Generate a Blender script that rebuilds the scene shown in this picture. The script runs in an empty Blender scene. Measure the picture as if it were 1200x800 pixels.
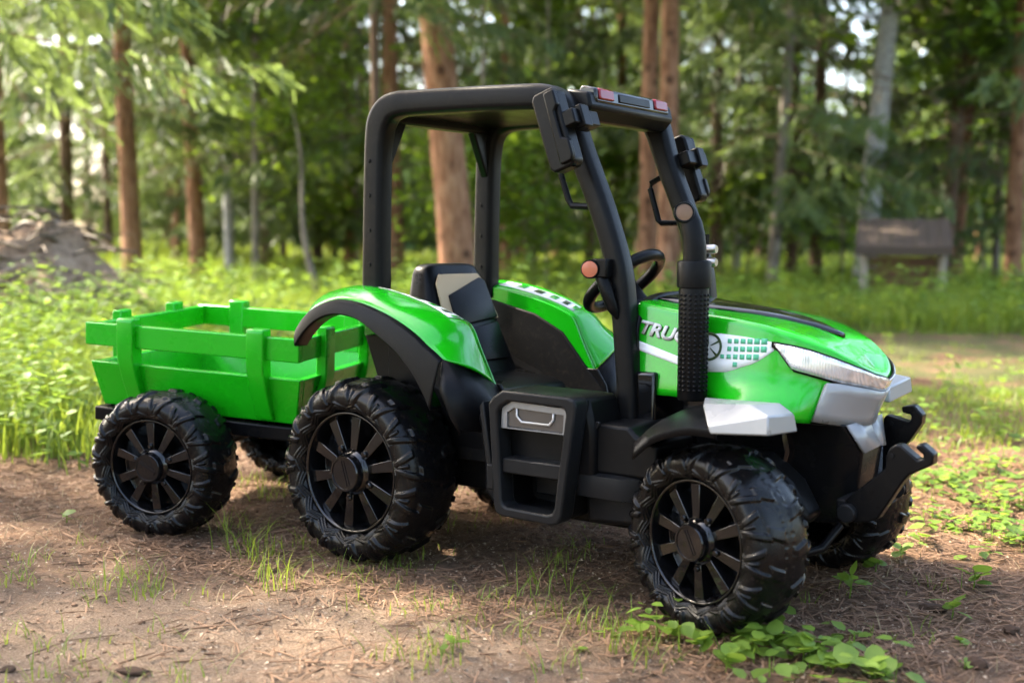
import bpy, bmesh, math, random
import numpy as np
from mathutils import Vector, Matrix

# ------------------------------------------------------------------ camera, sky, sun, exposure
SC = bpy.context.scene
COL = SC.collection
R = math.radians
CAM_P = Vector((1.741, -2.166, 0.681)); YAW, PITCH, ROLL = -0.628, -0.083, 0.006
fw = Vector((math.cos(PITCH)*math.sin(YAW), math.cos(PITCH)*math.cos(YAW), math.sin(PITCH)))
r0 = Vector((math.cos(YAW), -math.sin(YAW), 0)); u0 = r0.cross(fw)
rt = r0*math.cos(ROLL) + u0*math.sin(ROLL); up = u0*math.cos(ROLL) - r0*math.sin(ROLL)
cam = bpy.data.cameras.new('camera'); cam.lens = 42.0; cam.sensor_width = 36.0
cam.clip_start = 0.05; cam.clip_end = 500
cam.dof.use_dof = True; cam.dof.focus_distance = 2.40; cam.dof.aperture_fstop = 2.6
camo = bpy.data.objects.new('camera', cam); COL.objects.link(camo)
camo.matrix_world = Matrix(((rt.x, up.x, -fw.x, CAM_P.x), (rt.y, up.y, -fw.y, CAM_P.y), (rt.z, up.z, -fw.z, CAM_P.z), (0, 0, 0, 1)))
SC.camera = camo
FWD = np.array([math.sin(YAW), math.cos(YAW)]); RGT = np.array([math.cos(YAW), -math.sin(YAW)])

SUN_EL = R(46)
sh = -0.80*RGT + 0.45*FWD; sh = sh/np.linalg.norm(sh)
SUN_DIR = Vector((sh[0]*math.cos(SUN_EL), sh[1]*math.cos(SUN_EL), math.sin(SUN_EL)))   # towards the sun
w = bpy.data.worlds.new('World'); SC.world = w; w.use_nodes = True
nt = w.node_tree; bg = nt.nodes['Background']
sky = nt.nodes.new('ShaderNodeTexSky'); sky.sky_type = 'NISHITA'; sky.sun_disc = False
sky.sun_elevation = SUN_EL; sky.sun_rotation = math.atan2(SUN_DIR.x, SUN_DIR.y)
sky.air_density = 1.0; sky.dust_density = 4.0; sky.ozone_density = 0.3
nt.links.new(sky.outputs[0], bg.inputs[0]); bg.inputs[1].default_value = 0.15
sl = bpy.data.lights.new('sun', 'SUN'); sl.energy = 4.4; sl.angle = R(0.9); sl.color = (1.0, 0.91, 0.76)
so = bpy.data.objects.new('sun', sl); COL.objects.link(so)
so.rotation_euler = SUN_DIR.to_track_quat('Z', 'Y').to_euler()
so.location = (0, 0, 30)
SC.view_settings.view_transform = 'Standard'; SC.view_settings.look = 'None'
SC.view_settings.exposure = 2.90; SC.view_settings.gamma = 1.0
SC.view_settings.use_white_balance = True; SC.view_settings.white_balance_temperature = 6750; SC.view_settings.white_balance_tint = 10
SC.render.engine = 'CYCLES'
SC.cycles.use_denoising = True
SC.cycles.use_adaptive_sampling = True; SC.cycles.adaptive_threshold = 0.022
SC.cycles.max_bounces = 5; SC.cycles.diffuse_bounces = 2; SC.cycles.glossy_bounces = 2
SC.cycles.transmission_bounces = 3; SC.cycles.transparent_max_bounces = 8
SC.cycles.caustics_reflective = False; SC.cycles.caustics_refractive = False

# ------------------------------------------------------------------ helpers
def sstep(a, b, x):
    t = np.clip((x-a)/(b-a), 0, 1); return t*t*(3-2*t)

class MB:
    """collects shapes, then build() links them as one mesh object"""
    def __init__(s): s.v = []; s.f = []; s.n = 0
    def add(s, vs, fs):
        b = s.n; s.v.extend([tuple(map(float, p)) for p in vs]); s.n += len(vs)
        s.f.extend([tuple(b+i for i in f) for f in fs]); return s
    def box(s, c, d, m=None):
        x, y, z = (d[0]/2, d[1]/2, d[2]/2)
        vs = [Vector((a*x, b*y, e*z)) for a in (-1, 1) for b in (-1, 1) for e in (-1, 1)]
        if m is not None: vs = [m @ p for p in vs]
        vs = [p+Vector(c) for p in vs]
        return s.add(vs, [(0, 1, 3, 2), (4, 6, 7, 5), (0, 4, 5, 1), (2, 3, 7, 6), (0, 2, 6, 4), (1, 5, 7, 3)])
    def prism(s, poly, a0, a1, ax='y'):
        """polygon in the plane across axis ax, extruded a0..a1"""
        n = len(poly)
        def P(p, a): return {'y': (p[0], a, p[1]), 'x': (a, p[0], p[1]), 'z': (p[0], p[1], a)}[ax]
        vs = [P(p, a0) for p in poly]+[P(p, a1) for p in poly]
        fs = [tuple(range(n)), tuple(range(2*n-1, n-1, -1))]
        fs += [(i, (i+1) % n, n+(i+1) % n, n+i) for i in range(n)]
        return s.add(vs, fs)
    def ring(s, po, pi, a0, a1):
        """closed outline po with hole pi (same count), in xz, extruded along y"""
        n = len(po); vs = []
        for a in (a0, a1):
            for p in po: vs.append((p[0], a, p[1]))
            for p in pi: vs.append((p[0], a, p[1]))
        fs = []
        for i in range(n):
            j = (i+1) % n
            fs += [(i, j, n+j, n+i), (2*n+i, 3*n+i, 3*n+j, 2*n+j), (i, 2*n+i, 2*n+j, j), (n+i, n+j, 3*n+j, 3*n+i)]
        return s.add(vs, fs)
    def tube(s, pts, rad, seg=10, cap=True, closed=False):
        pts = [Vector(p) for p in pts]; n = len(pts)
        rad = rad if hasattr(rad, '__len__') else [rad]*n
        rows = []; ref = None
        for i, p in enumerate(pts):
            if closed: t = pts[(i+1) % n]-pts[i-1]
            else: t = pts[min(i+1, n-1)]-pts[max(i-1, 0)]
            t.normalize()
            if ref is None: ref = Vector((0, 0, 1)) if abs(t.z) < .9 else Vector((1, 0, 0))
            a = t.cross(ref).normalized(); b = t.cross(a).normalized(); ref = -b if False else ref
            rows.append([p+(a*math.cos(k*2*math.pi/seg)+b*math.sin(k*2*math.pi/seg))*rad[i] for k in range(seg)])
        vs = [q for r_ in rows for q in r_]; fs = []
        for i in range(n if closed else n-1):
            j = (i+1) % n
            for k in range(seg): fs.append((i*seg+k, i*seg+(k+1) % seg, j*seg+(k+1) % seg, j*seg+k))
        if cap and not closed: fs += [tuple(range(seg))[::-1], tuple((n-1)*seg+k for k in range(seg))]
        return s.add(vs, fs)
    def lathe(s, prof, seg=48, m=None, cap=False):
        """profile of (radius, y) turned about the y axis"""
        n = len(prof); vs = []
        for k in range(seg):
            a = k*2*math.pi/seg
            for r_, y in prof: vs.append(Vector((r_*math.cos(a), y, r_*math.sin(a))))
        if m is not None: vs = [m @ p for p in vs]
        fs = [(k*n+i, ((k+1) % seg)*n+i, ((k+1) % seg)*n+i+1, k*n+i+1) for k in range(seg) for i in range(n-1)]
        return s.add(vs, fs)
    def grid(s, G, closeu=False):
        nu, nv = len(G), len(G[0]); vs = [p for row in G for p in row]
        fs = [(i*nv+j, ((i+1) % nu)*nv+j, ((i+1) % nu)*nv+j+1, i*nv+j+1) for i in range(nu if closeu else nu-1) for j in range(nv-1)]
        return s.add(vs, fs)
    def build(s, name, mat, parent=None, bevel=0, seg=2, solid=0, soff=-1, smooth=35, sub=0, loc=None):
        me = bpy.data.meshes.new(name); me.from_pydata(s.v, [], s.f)
        bm = bmesh.new(); bm.from_mesh(me)
        bmesh.ops.remove_doubles(bm, verts=bm.verts, dist=1e-5)
        bmesh.ops.recalc_face_normals(bm, faces=bm.faces); bm.to_mesh(me); bm.free()
        me.shade_smooth()
        if smooth: me.set_sharp_from_angle(angle=R(smooth))
        me.materials.append(mat)
        o = bpy.data.objects.new(name, me); COL.objects.link(o)
        if parent is not None: o.parent = parent
        if loc is not None: o.location = loc
        if solid:
            md = o.modifiers.new('solid', 'SOLIDIFY'); md.thickness = solid; md.offset = soff; md.use_even_offset = False
        if bevel:
            md = o.modifiers.new('bevel', 'BEVEL'); md.width = bevel; md.segments = seg; md.limit_method = 'ANGLE'; md.angle_limit = R(32)
            md.harden_normals = False
        if sub:
            md = o.modifiers.new('sub', 'SUBSURF'); md.levels = sub; md.render_levels = sub
        return o

def fast_mesh(name, V, F, mat, mats=None, smooth=False):
    """numpy mesh: V (n,3), F (m,k) faces all of k corners"""
    V = np.ascontiguousarray(V, dtype=np.float32); F = np.ascontiguousarray(F, dtype=np.int32); k = F.shape[1]
    me = bpy.data.meshes.new(name); me.vertices.add(len(V)); me.vertices.foreach_set('co', V.ravel())
    me.loops.add(F.size); me.loops.foreach_set('vertex_index', F.ravel())
    me.polygons.add(len(F)); me.polygons.foreach_set('loop_start', np.arange(0, F.size, k, dtype=np.int32))
    me.update(calc_edges=True)
    if smooth: me.shade_smooth()
    for m_ in (mat if isinstance(mat, (list, tuple)) else [mat]): me.materials.append(m_)
    if mats is not None: me.polygons.foreach_set('material_index', np.ascontiguousarray(mats, dtype=np.int32))
    return me
def link(name, me, parent=None):
    o = bpy.data.objects.new(name, me); COL.objects.link(o)
    if parent is not None: o.parent = parent
    return o
def tag(o, label=None, cat=None, group=None, kind=None):
    if label: o['label'] = label
    if cat: o['category'] = cat
    if group: o['group'] = group
    if kind: o['kind'] = kind
    return o
def empty(name, loc=(0, 0, 0), parent=None):
    o = bpy.data.objects.new(name, None); COL.objects.link(o); o.location = loc; o.empty_display_size = .1
    if parent is not None: o.parent = parent
    return o

# ------------------------------------------------------------------ materials
def mat_new(name):
    m = bpy.data.materials.new(name); m.use_nodes = True; return m, m.node_tree, m.node_tree.nodes['Principled BSDF']
def N(nt, t, **kw):
    n = nt.nodes.new(t)
    for k, v in kw.items(): setattr(n, k, v)
    return n
def plain(name, col, rough=.4, metal=0, coat=0, spec=.12, grain=0, grain_scale=900, var=0, dust=0):
    m, t, b = mat_new(name)
    b.inputs['Base Color'].default_value = (*col, 1); b.inputs['Roughness'].default_value = rough
    b.inputs['Metallic'].default_value = metal; b.inputs['Coat Weight'].default_value = coat
    b.inputs['Coat Roughness'].default_value = .06; b.inputs['Specular IOR Level'].default_value = spec
    tc = N(t, 'ShaderNodeTexCoord')
    if grain:
        n = N(t, 'ShaderNodeTexNoise'); n.inputs['Scale'].default_value = grain_scale; n.inputs['Detail'].default_value = 2
        bp_ = N(t, 'ShaderNodeBump'); bp_.inputs['Strength'].default_value = grain; bp_.inputs['Distance'].default_value = .001
        t.links.new(tc.outputs['Object'], n.inputs['Vector']); t.links.new(n.outputs['Fac'], bp_.inputs['Height'])
        t.links.new(bp_.outputs['Normal'], b.inputs['Normal'])
    n2 = N(t, 'ShaderNodeTexNoise'); n2.inputs['Scale'].default_value = 14; n2.inputs['Detail'].default_value = 5
    t.links.new(tc.outputs['Object'], n2.inputs['Vector'])
    mr = N(t, 'ShaderNodeMapRange'); mr.inputs['From Min'].default_value = .3; mr.inputs['From Max'].default_value = .7
    mr.inputs['To Min'].default_value = max(rough-.05, .02); mr.inputs['To Max'].default_value = rough+.07
    t.links.new(n2.outputs['Fac'], mr.inputs['Value']); t.links.new(mr.outputs[0], b.inputs['Roughness'])
    if dust:
        n3 = N(t, 'ShaderNodeTexNoise'); n3.inputs['Scale'].default_value = 60; n3.inputs['Detail'].default_value = 8; n3.inputs['Roughness'].default_value = .7
        t.links.new(tc.outputs['Object'], n3.inputs['Vector'])
        r3 = N(t, 'ShaderNodeMapRange'); r3.inputs['From Min'].default_value = .52; r3.inputs['From Max'].default_value = .78; r3.inputs['To Max'].default_value = dust
        t.links.new(n3.outputs['Fac'], r3.inputs['Value'])
        mx = N(t, 'ShaderNodeMix', data_type='RGBA'); mx.inputs['A'].default_value = (*col, 1); mx.inputs['B'].default_value = (.20, .15, .10, 1)
        t.links.new(r3.outputs[0], mx.inputs['Factor']); t.links.new(mx.outputs['Result'], b.inputs['Base Color'])
    return m
GREEN = plain('green_paint', (.003, .36, .006), .18, coat=.5, spec=.35, dust=.02)
GREEN2 = plain('green_moulded_plastic', (.002, .33, .005), .28, coat=.12, spec=.35, dust=.02)
BLACK = plain('black_plastic', (.0035, .0035, .004), .30, grain=.15, dust=.03)
MATTE = plain('matt_black_plastic', (.004, .004, .0044), .34, grain=.2, dust=.03)
GLOSS = plain('gloss_black_plastic', (.0035, .0035, .004), .09, coat=.45, spec=.3)
DARK = plain('dark_underbody', (.005, .005, .0055), .5, dust=.1)
GREY = plain('charcoal_plastic', (.010, .0103, .011), .32, grain=.2, dust=.03)
TYRE = plain('tyre_plastic', (.0035, .0035, .004), .24, spec=.22, grain=.25, grain_scale=500, dust=.07)
SILVER = plain('silver_paint', (.30, .302, .305), .30, metal=.25, coat=.15)
BEIGE = plain('beige_panel', (.46, .34, .21), .5, grain=.2)
WHITE = plain('white_decal', (.74, .75, .74), .3)
TEAL = plain('green_decal_square', (.10, .42, .24), .3)
LETTER = plain('light_grey_letter', (.62, .62, .60), .3)
LETSH = plain('dark_letter_shadow', (.05, .08, .03), .3)
RED = plain('red_lens', (.22, .010, .018), .10, coat=.6)
AMBER = plain('amber_reflector', (.42, .13, .07), .22, coat=.4)
TAN = plain('bronze_lens', (.17, .105, .07), .22, metal=.3)
NOSEBLACK = plain('satin_black_plastic', (.0045, .0045, .005), .24, coat=.1)
CHROME = plain('chrome', (.40, .37, .34), .30, metal=1)
SMOKE = plain('smoked_lens', (.10, .09, .08), .12, metal=.35, coat=.6)
LAMPIN = plain('lamp_bracket', (.40, .40, .40), .25, metal=.3)
def headlamp_mat():
    m, t, b = mat_new('headlamp_lens')
    b.inputs['Base Color'].default_value = (.5, .5, .5, 1); b.inputs['Roughness'].default_value = .14; b.inputs['Metallic'].default_value = .55
    b.inputs['Coat Weight'].default_value = 1; b.inputs['Coat Roughness'].default_value = .03
    tc = N(t, 'ShaderNodeTexCoord'); wv = N(t, 'ShaderNodeTexWave', wave_type='BANDS', bands_direction='X'); wv.inputs['Scale'].default_value = 70
    wv.inputs['Distortion'].default_value = 1.5; wv.inputs['Detail'].default_value = 2
    bpn = N(t, 'ShaderNodeBump'); bpn.inputs['Strength'].default_value = .35; bpn.inputs['Distance'].default_value = .0015
    t.links.new(tc.outputs['Object'], wv.inputs['Vector']); t.links.new(wv.outputs['Fac'], bpn.inputs['Height']); t.links.new(bpn.outputs[0], b.inputs['Normal'])
    n = N(t, 'ShaderNodeTexVoronoi'); n.inputs['Scale'].default_value = 42
    t.links.new(tc.outputs['Object'], n.inputs['Vector'])
    cr = N(t, 'ShaderNodeValToRGB'); cr.color_ramp.elements[0].color = (.30, .305, .31, 1); cr.color_ramp.elements[1].color = (.80, .81, .82, 1)
    cr.color_ramp.elements[0].position = .0; cr.color_ramp.elements[1].position = .5
    t.links.new(n.outputs['Distance'], cr.inputs[0]); t.links.new(cr.outputs[0], b.inputs['Base Color'])
    return m
HEADLAMP = headlamp_mat()

# ------------------------------------------------------------------ wheels (one set of meshes, shared by all six)
def tyre_mesh():
    Rr, a = .2, .085; NL = 15; nth = NL*42; nph = 180
    th = np.linspace(0, 2*np.pi, nth, endpoint=False); ph = np.linspace(-np.pi, np.pi, nph, endpoint=False)
    T, P = np.meshgrid(th, ph, indexing='ij')
    se = lambda x, e: np.sign(x)*np.abs(x)**e
    def sec(P): return Rr*(.790+.178*se(np.cos(P), .8)), -a*.95*se(np.sin(P), .8)
    rad, ax = sec(P)
    r2, a2 = sec(P+.01); r1, a1 = sec(P-.01)
    tr, ta = r2-r1, a2-a1; L = np.hypot(tr, ta)+1e-9; nr, na = -ta/L, tr/L       # outward normal of the section
    sg = np.sign(np.cos(P)*nr+1e-9*0+0*P); flip = np.where((nr*np.cos(P)+na*(-np.sin(P))) < 0, -1, 1); nr, na = nr*flip, na*flip
    v = np.abs(P)/(np.pi/2); side = np.where(P >= 0, 0., .5)
    u = T*NL/(2*np.pi)+side
    k = np.floor(u); 
    def bar(center, hw, v0, v1, soft=.018, vs=.024, per=1.0, off=0.):
        d = np.abs((u-center-off+per/2) % per-per/2)
        return (1-sstep(hw-soft, hw+soft, d))*sstep(v0-vs, v0+vs, v)*(1-sstep(v1-vs, v1+vs, v))
    h = np.zeros_like(T)
    mx = lambda x: np.maximum(h, x)
    h = mx(.0062*bar(.25+.55*(v-.2), .15, .07, .40))
    h = mx(.0060*bar(.30+.34*(v-.7)+.12*(v-.7)**2, .085, .34, 1.10))
    h = mx(.0056*bar(.80-.36*(v-.7), .085, .52, 1.14))
    h = mx(.0040*bar(.56-.05*(v-.7), .045, .70, 1.02))
    tri = np.abs((u*1.0+.20) % 1-.5)*2
    for off_, w_ in ((1.20, .026), (1.31, .018), (1.40, .014)):
        zz = np.abs(v-(off_+.22*(tri-.5))); h = mx(.0028*(1-sstep(w_, w_+.022, zz)))
    h = mx(.0016*(1-sstep(.012, .03, v)))
    h = mx(.0015*(1-sstep(.01, .025, np.abs(v-.055)))*(((u*4) % 1) < .6))
    rad = rad+nr*h; ax = ax+na*h
    V = np.stack([rad*np.cos(T), ax, rad*np.sin(T)], -1).reshape(-1, 3)
    i, j = np.meshgrid(np.arange(nth), np.arange(nph), indexing='ij'); i2 = (i+1) % nth; j2 = (j+1) % nph
    F = np.stack([i*nph+j, i*nph+j2, i2*nph+j2, i2*nph+j], -1).reshape(-1, 4)
    me = fast_mesh('tyre', V, F, TYRE, smooth=True)
    bm = bmesh.new(); bm.from_mesh(me); bmesh.ops.recalc_face_normals(bm, faces=bm.faces); bm.to_mesh(me); bm.free(); me.shade_smooth()
    return me
TYRE_ME = tyre_mesh()
def wheel_parts():
    """rim with ten spokes, hub cap, bolts: outward is -y"""
    m = MB()
    m.lathe([(.130, -.030), (.130, -.062), (.1285, -.0665), (.126, -.068), (.1230, -.066), (.121, -.061), (.1165, -.045), (.113, -.022), (.03, -.012)], 72)
    for k in range(10):
        a = (k//2)*2*math.pi/5+(-1 if k % 2 else 1)*R(17.2)+R(8)
        ca, sa = math.cos(a), math.sin(a)
        def P(r_, t, y): return (r_*ca-t*sa, y, r_*sa+t*ca)
        w0, w1 = .0085, .0130
        vs = [P(.040, -w0, -.058), P(.040, w0, -.058), P(.1185, w1, -.055), P(.1185, -w1, -.055),
              P(.040, -w0-.003, -.020), P(.040, w0+.003, -.020), P(.117, w1+.003, -.020), P(.117, -w1-.003, -.020)]
        m.add(vs, [(0, 1, 2, 3), (4, 7, 6, 5), (0, 4, 5, 1), (1, 5, 6, 2), (2, 6, 7, 3), (3, 7, 4, 0)])
    rim = m.build('rim', GLOSS, bevel=.0016, seg=2, smooth=30); me_r = rim.data
    c = MB(); c.lathe([(.0, -.030), (.050, -.030), (.050, -.056), (.048, -.060), (.041, -.066), (.0395, -.080), (.037, -.0835), (.033, -.0835), (.0325, -.0815), (.0, -.0815)], 56)
    c.box((0, -.0825, 0), (.054, .004, .0055), Matrix.Rotation(R(22), 3, 'Y')); c.box((0, -.082, 0), (.052, .002, .016), Matrix.Rotation(R(22), 3, 'Y'))
    cap = c.build('hub_cap', GLOSS, smooth=30)
    b = MB(); b.lathe([(0, -.02), (.0068, -.02), (.0068, -.062), (.005, -.0645), (0, -.0645)], 12)
    bolt = b.build('bolt', GLOSS, smooth=30)
    return rim, cap, bolt
RIM_O, CAP_O, BOLT_O = wheel_parts()
def make_wheel(parent, loc, scale, side, steer=0., spin=0.):
    """wheel part: the rim with children tyre, hub_cap and five bolts; side -1 near, +1 far"""
    def cp(src, par):
        o = src.copy(); COL.objects.link(o); o.parent = par; return o
    wh = cp(RIM_O, parent); wh.name = 'wheel'; wh.location = loc; wh.scale = (scale,)*3
    wh.rotation_mode = 'XYZ'
    mz = Matrix.Rotation(steer+(math.pi if side > 0 else 0), 4, 'Z') @ Matrix.Rotation(spin, 4, 'Y')
    wh.rotation_euler = mz.to_euler()
    t = link('tyre', TYRE_ME, wh)
    cp(CAP_O, wh)
    for k in range(5):
        a = k*2*math.pi/5+R(26); b = cp(BOLT_O, wh); b.location = (.056*math.cos(a), 0, .056*math.sin(a))
    return wh

# ------------------------------------------------------------------ tractor
TR = tag(empty('toy_tractor'), 'green and black ride-on toy tractor with open cab on the forest track', 'toy tractor')
make_wheel(TR, (0, -.285, .194), 1.0, -1, 0, R(50)); make_wheel(TR, (0, .285, .194), 1.0, 1, 0, R(10))
make_wheel(TR, (.815, -.274, .164), .85, -1, -.275, R(40)); make_wheel(TR, (.815, .274, .164), .85, 1, -.275, R(75))

# chassis and tub
m = MB(); m.box((.36, 0, .215), (1.02, .30, .13)); m.box((.02, 0, .20), (.10, .46, .07)); m.box((.80, 0, .17), (.07, .42, .06))
m.prism([(.30, .14), (.66, .14), (.70, .17), (.70, .24), (.27, .24), (.27, .17)], -.235, .235)
m.build('chassis', DARK, TR, bevel=.008)
m = MB(); m.prism([(-.03, .24), (.56, .24), (.56, .300), (.33, .305), (.26, .32), (.20, .34), (.05, .40), (-.03, .47)], -.195, .195)
m.build('seat_tub', MATTE, TR, bevel=.008)
m = MB(); m.prism([(.30, .285), (.58, .28), (.58, .305), (.33, .312)], -.245, .245); m.build('footwell_floor', MATTE, TR, bevel=.006)
m = MB(); m.box((.60, 0, .345), (.07, .36, .18)); m.prism([(.56, .24), (.86, .22), (.88, .30), (.86, .40), (.58, .42)], -.118, .118); m.build('engine_bay', GLOSS, TR, bevel=.006)

# hood surface
XS = .80; HN = 1.9
def hood_S(t, z, off=0.):
    xn = 1.030-.045*min(max((.46-z)/.1, 0), 1); Wd = .17-.02*min(max((z-.40)/.17, 0), 1)
    def pt(t):
        if t < .45: x = .58+(XS-.58)*t/.45; y = Wd
        else:
            al = min((t-.45)/.55, 1)*math.pi/2; xr = math.sin(al)**(2/2.4); x = XS+(xn-XS)*xr; y = Wd*max(1-xr**HN, 0)**(1/HN)
        s_ = min(max((.445-z)/.07, 0), 1); s_ = s_*s_*(3-2*s_)
        b_ = min(max((x-.74)/.08, 0), 1)*min(max((.97-x)/.05, 0), 1)
        return Vector((x, -(y+.035*s_*b_), 0))
    p = pt(t)
    if off:
        q = pt(min(t+.004, 1)); q0 = pt(max(t-.004, 0)); d = (q-q0).normalized(); n = Vector((d.y, -d.x, 0))
        p = p+n*off
    return Vector((p.x, p.y, z))
def ip(x, xs, ys): return float(np.interp(x, xs, ys))
def hood_top(x): return ip(x, [.58, .654, .72, .782, .84, .887, .953, .994, 1.03], [.569, .558, .5515, .545, .535, .523, .497, .473, .449])
def hood_low(t): return ip(t, [0, .30, .42, .50, .62, .70, .76, 1], [.392, .392, .393, .385, .366, .362, .40, .40])
m = MB()
for sg in (-1, 1):
    G = []
    for i in range(61):
        t = i/60; row = []
        xt = hood_S(t, .5).x; zt = hood_top(xt); zl = hood_low(t); zr = zt-.014
        for j in range(13):
            z = zl+(zr-zl)*j/12; p = hood_S(t, z); row.append((p.x, p.y, p.z))
        p0 = hood_S(t, zr); yw = abs(p0.y)
        for j in range(1, 6):
            a = j/5*math.pi/2; inset = min(.011, yw)*(1-math.cos(a)); row.append((p0.x-.010*(1-math.cos(a))*sstep(.9, 1.03, p0.x), -(yw-inset), zr+.013*math.sin(a)))
        base = row[-1]
        for j in range(1, 7):
            f = 1-j/6; row.append((base[0]-.012*(1-f)*sstep(.9, 1.03, p0.x), base[1]*f, base[2]+.005*(1-f*f)))
        G.append([(x, -sg*y, z) for x, y, z in row])
    m.grid(G)
hood = m.build('hood', GREEN, TR, solid=.004, soff=-1, smooth=40)
def hood_patch(name, ts, lo, hi, mat, off, sg=-1, nz=4, solid=.002, parent=None, smooth=40):
    m = MB(); G = []
    for i, t in enumerate(ts):
        row = []
        for j in range(nz+1):
            z = lo(t)+(hi(t)-lo(t))*j/nz; p = hood_S(t, z, off); row.append((p.x, p.y if sg < 0 else -p.y, p.z))
        G.append(row)
    m.grid(G); return m.build(name, mat, parent or hood, solid=solid, soff=0, smooth=smooth)
lin = lambda a, b, n: [a+(b-a)*i/n for i in range(n+1)]
for sg in (-1, 1):
    lo = lambda t: ip(t, [.526, .575, .733, .94, 1.0], [.499, .457, .434, .416, .414])
    hi = lambda t: ip(t, [.526, .577, .626, .70, .77, .87, 1.0], [.502, .497, .490, .476, .462, .446, .434])
    hood_patch('headlight_surround', lin(.518, 1.0, 30), lambda t: lo(max(t, .526))-.004, lambda t: hi(max(t, .526))+.003, BLACK, .002, sg)
    hl = hood_patch('headlight', lin(.526, 1.0, 30), lo, hi, HEADLAMP, .005, sg)
    def lo2(t): return ip(t, [.690, .697, .83, 1.0], [.430, .366, .352, .350])
    hood_patch('grille_panel', [.688]+lin(.697, 1.0, 24), lo2, lambda t: ip(t, [.688, .73, .94, 1.0], [.434, .4325, .4145, .4125]), SILVER, .006, sg, solid=.006, parent=TR)
# black strip along the hood top
m = MB(); G = []
for i in range(25):
    x = .575+.36*i/24; wd = .085*(1-(i/24)**2.2)+.004; z = hood_top(x)+.0045
    G.append([(x, -wd, z-.0015), (x, -wd*.6, z+.003), (x, 0, z+.005), (x, wd*.6, z+.003), (x, wd, z-.0015)])
m.grid(G); m.build('bonnet_strip', GLOSS, hood, solid=.004, soff=0)
m = MB(); G = []
for k in range(25):
    a = math.pi*k/24; yy = .163*math.cos(a); zz = .40+.172*max(math.sin(a), 0)**.35
    G.append([(.560, yy*1.02, zz), (.560, yy*1.04, zz+.008), (.584, yy*1.05, zz+.010), (.590, yy*1.045, zz+.006)])
m.grid(G); m.add([(.562, -.16, .40), (.562, .16, .40), (.562, .15, .57), (.562, -.15, .57)], [(0, 1, 2, 3)])
dash = m.build('dashboard', MATTE, TR, solid=.004, soff=0)

# hood decals: white sweep, squares, wheel emblem, lettering
def hood_y(x, z, off):
    lo_, hi_ = 0., 1.
    for _ in range(30):
        md = (lo_+hi_)/2
        if hood_S(md, z).x < x: lo_ = md
        else: hi_ = md
    return hood_S(lo_, z, off).y
for sg in (-1, 1):
    m = MB(); ts = lin(.0, .524, 30)
    hood_patch('decal_stripe', ts, lambda t: ip(t, [0, .20, .311, .396, .44, .481, .525], [.477, .4515, .443, .445, .452, .465, .489]),
               lambda t: ip(t, [0, .20, .285, .31, .367, .45, .526], [.495, .467, .462, .512, .515, .512, .503]), WHITE, .0012, sg, solid=.0005)
    m = MB(); q = .0045
    for a_ in range(8):
        for b_ in range(4):
            if (a_, b_) in ((0, 0), (1, 0), (0, 3), (8, 0), (7, 0), (0, 2)): continue
            x = .766+a_*.0132; z = .4590+b_*.0142+.0005*a_; q_ = q*(.85+.06*a_)
            if z < ip(x, [.774, .831, .865], [.452, .470, .495]) or z > .507 or x > .853: continue
            c = [(x-q_, z-q_), (x+q_, z-q_), (x+q_, z+q_), (x-q_, z+q_)]
            m.add([(px, hood_y(px, pz, .0022)*(1 if sg < 0 else -1), pz) for px, pz in c], [(0, 1, 2, 3)])
    m.build('decal_squares', TEAL, hood, solid=.0004, soff=0, smooth=0)
    m = MB(); cx, cz = .738, .490                                     # round emblem: ring with four spokes
    def emb(a, r_): x, z = cx+r_*math.cos(a), cz+r_*math.sin(a); return (x, hood_y(x, z, .0026)*(1 if sg < 0 else -1), z)
    m.grid([[emb(2*math.pi*k/40, .0215), emb(2*math.pi*k/40, .0265)] for k in range(40)], closeu=True)
    for k in range(5):
        a = k*2*math.pi/5+.5; m.grid([[emb(a-.16, .004), emb(a-.10, .0222)], [emb(a+.16, .004), emb(a+.10, .0222)]])
    m.build('emblem', LETSH, hood, solid=.0004, soff=0, smooth=0)
    cu = bpy.data.curves.new('t', 'FONT'); cu.body = 'TRUCK'; cu.size = 1; cu.shear = .35; cu.space_character = .98; cu.offset = .034
    to = bpy.data.objects.new('t', cu); COL.objects.link(to)
    bpy.context.view_layer.update()
    tm = bpy.data.meshes.new_from_object(to.evaluated_get(bpy.context.evaluated_depsgraph_get()))
    base = [(v.co.x, v.co.y) for v in tm.vertices]; pol = [tuple(p.vertices) for p in tm.polygons]
    bpy.data.objects.remove(to)
    xm = max(a for a, b in base); sx = .142/xm
    for dx, dz, mt, off, nm in ((.0012, -.0016, LETSH, .0016, 'lettering_shadow'), (0, 0, LETTER, .0026, 'lettering')):
        m = MB(); vs = []
        for a, b in base:
            x0 = .584+a*sx; z = .5095+b*.0350-.165*(x0-.584)+dz; x = x0+dx
            if sg > 0: x = .584+.142-(x0-.584); z = .5095+b*.0350-.165*(x-.584)+dz
            vs.append((x, hood_y(x, z, off)*(1 if sg < 0 else -1), z))
        m.add(vs, pol); m.build(nm, mt, hood, solid=.0004, soff=0, smooth=0)

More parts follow.
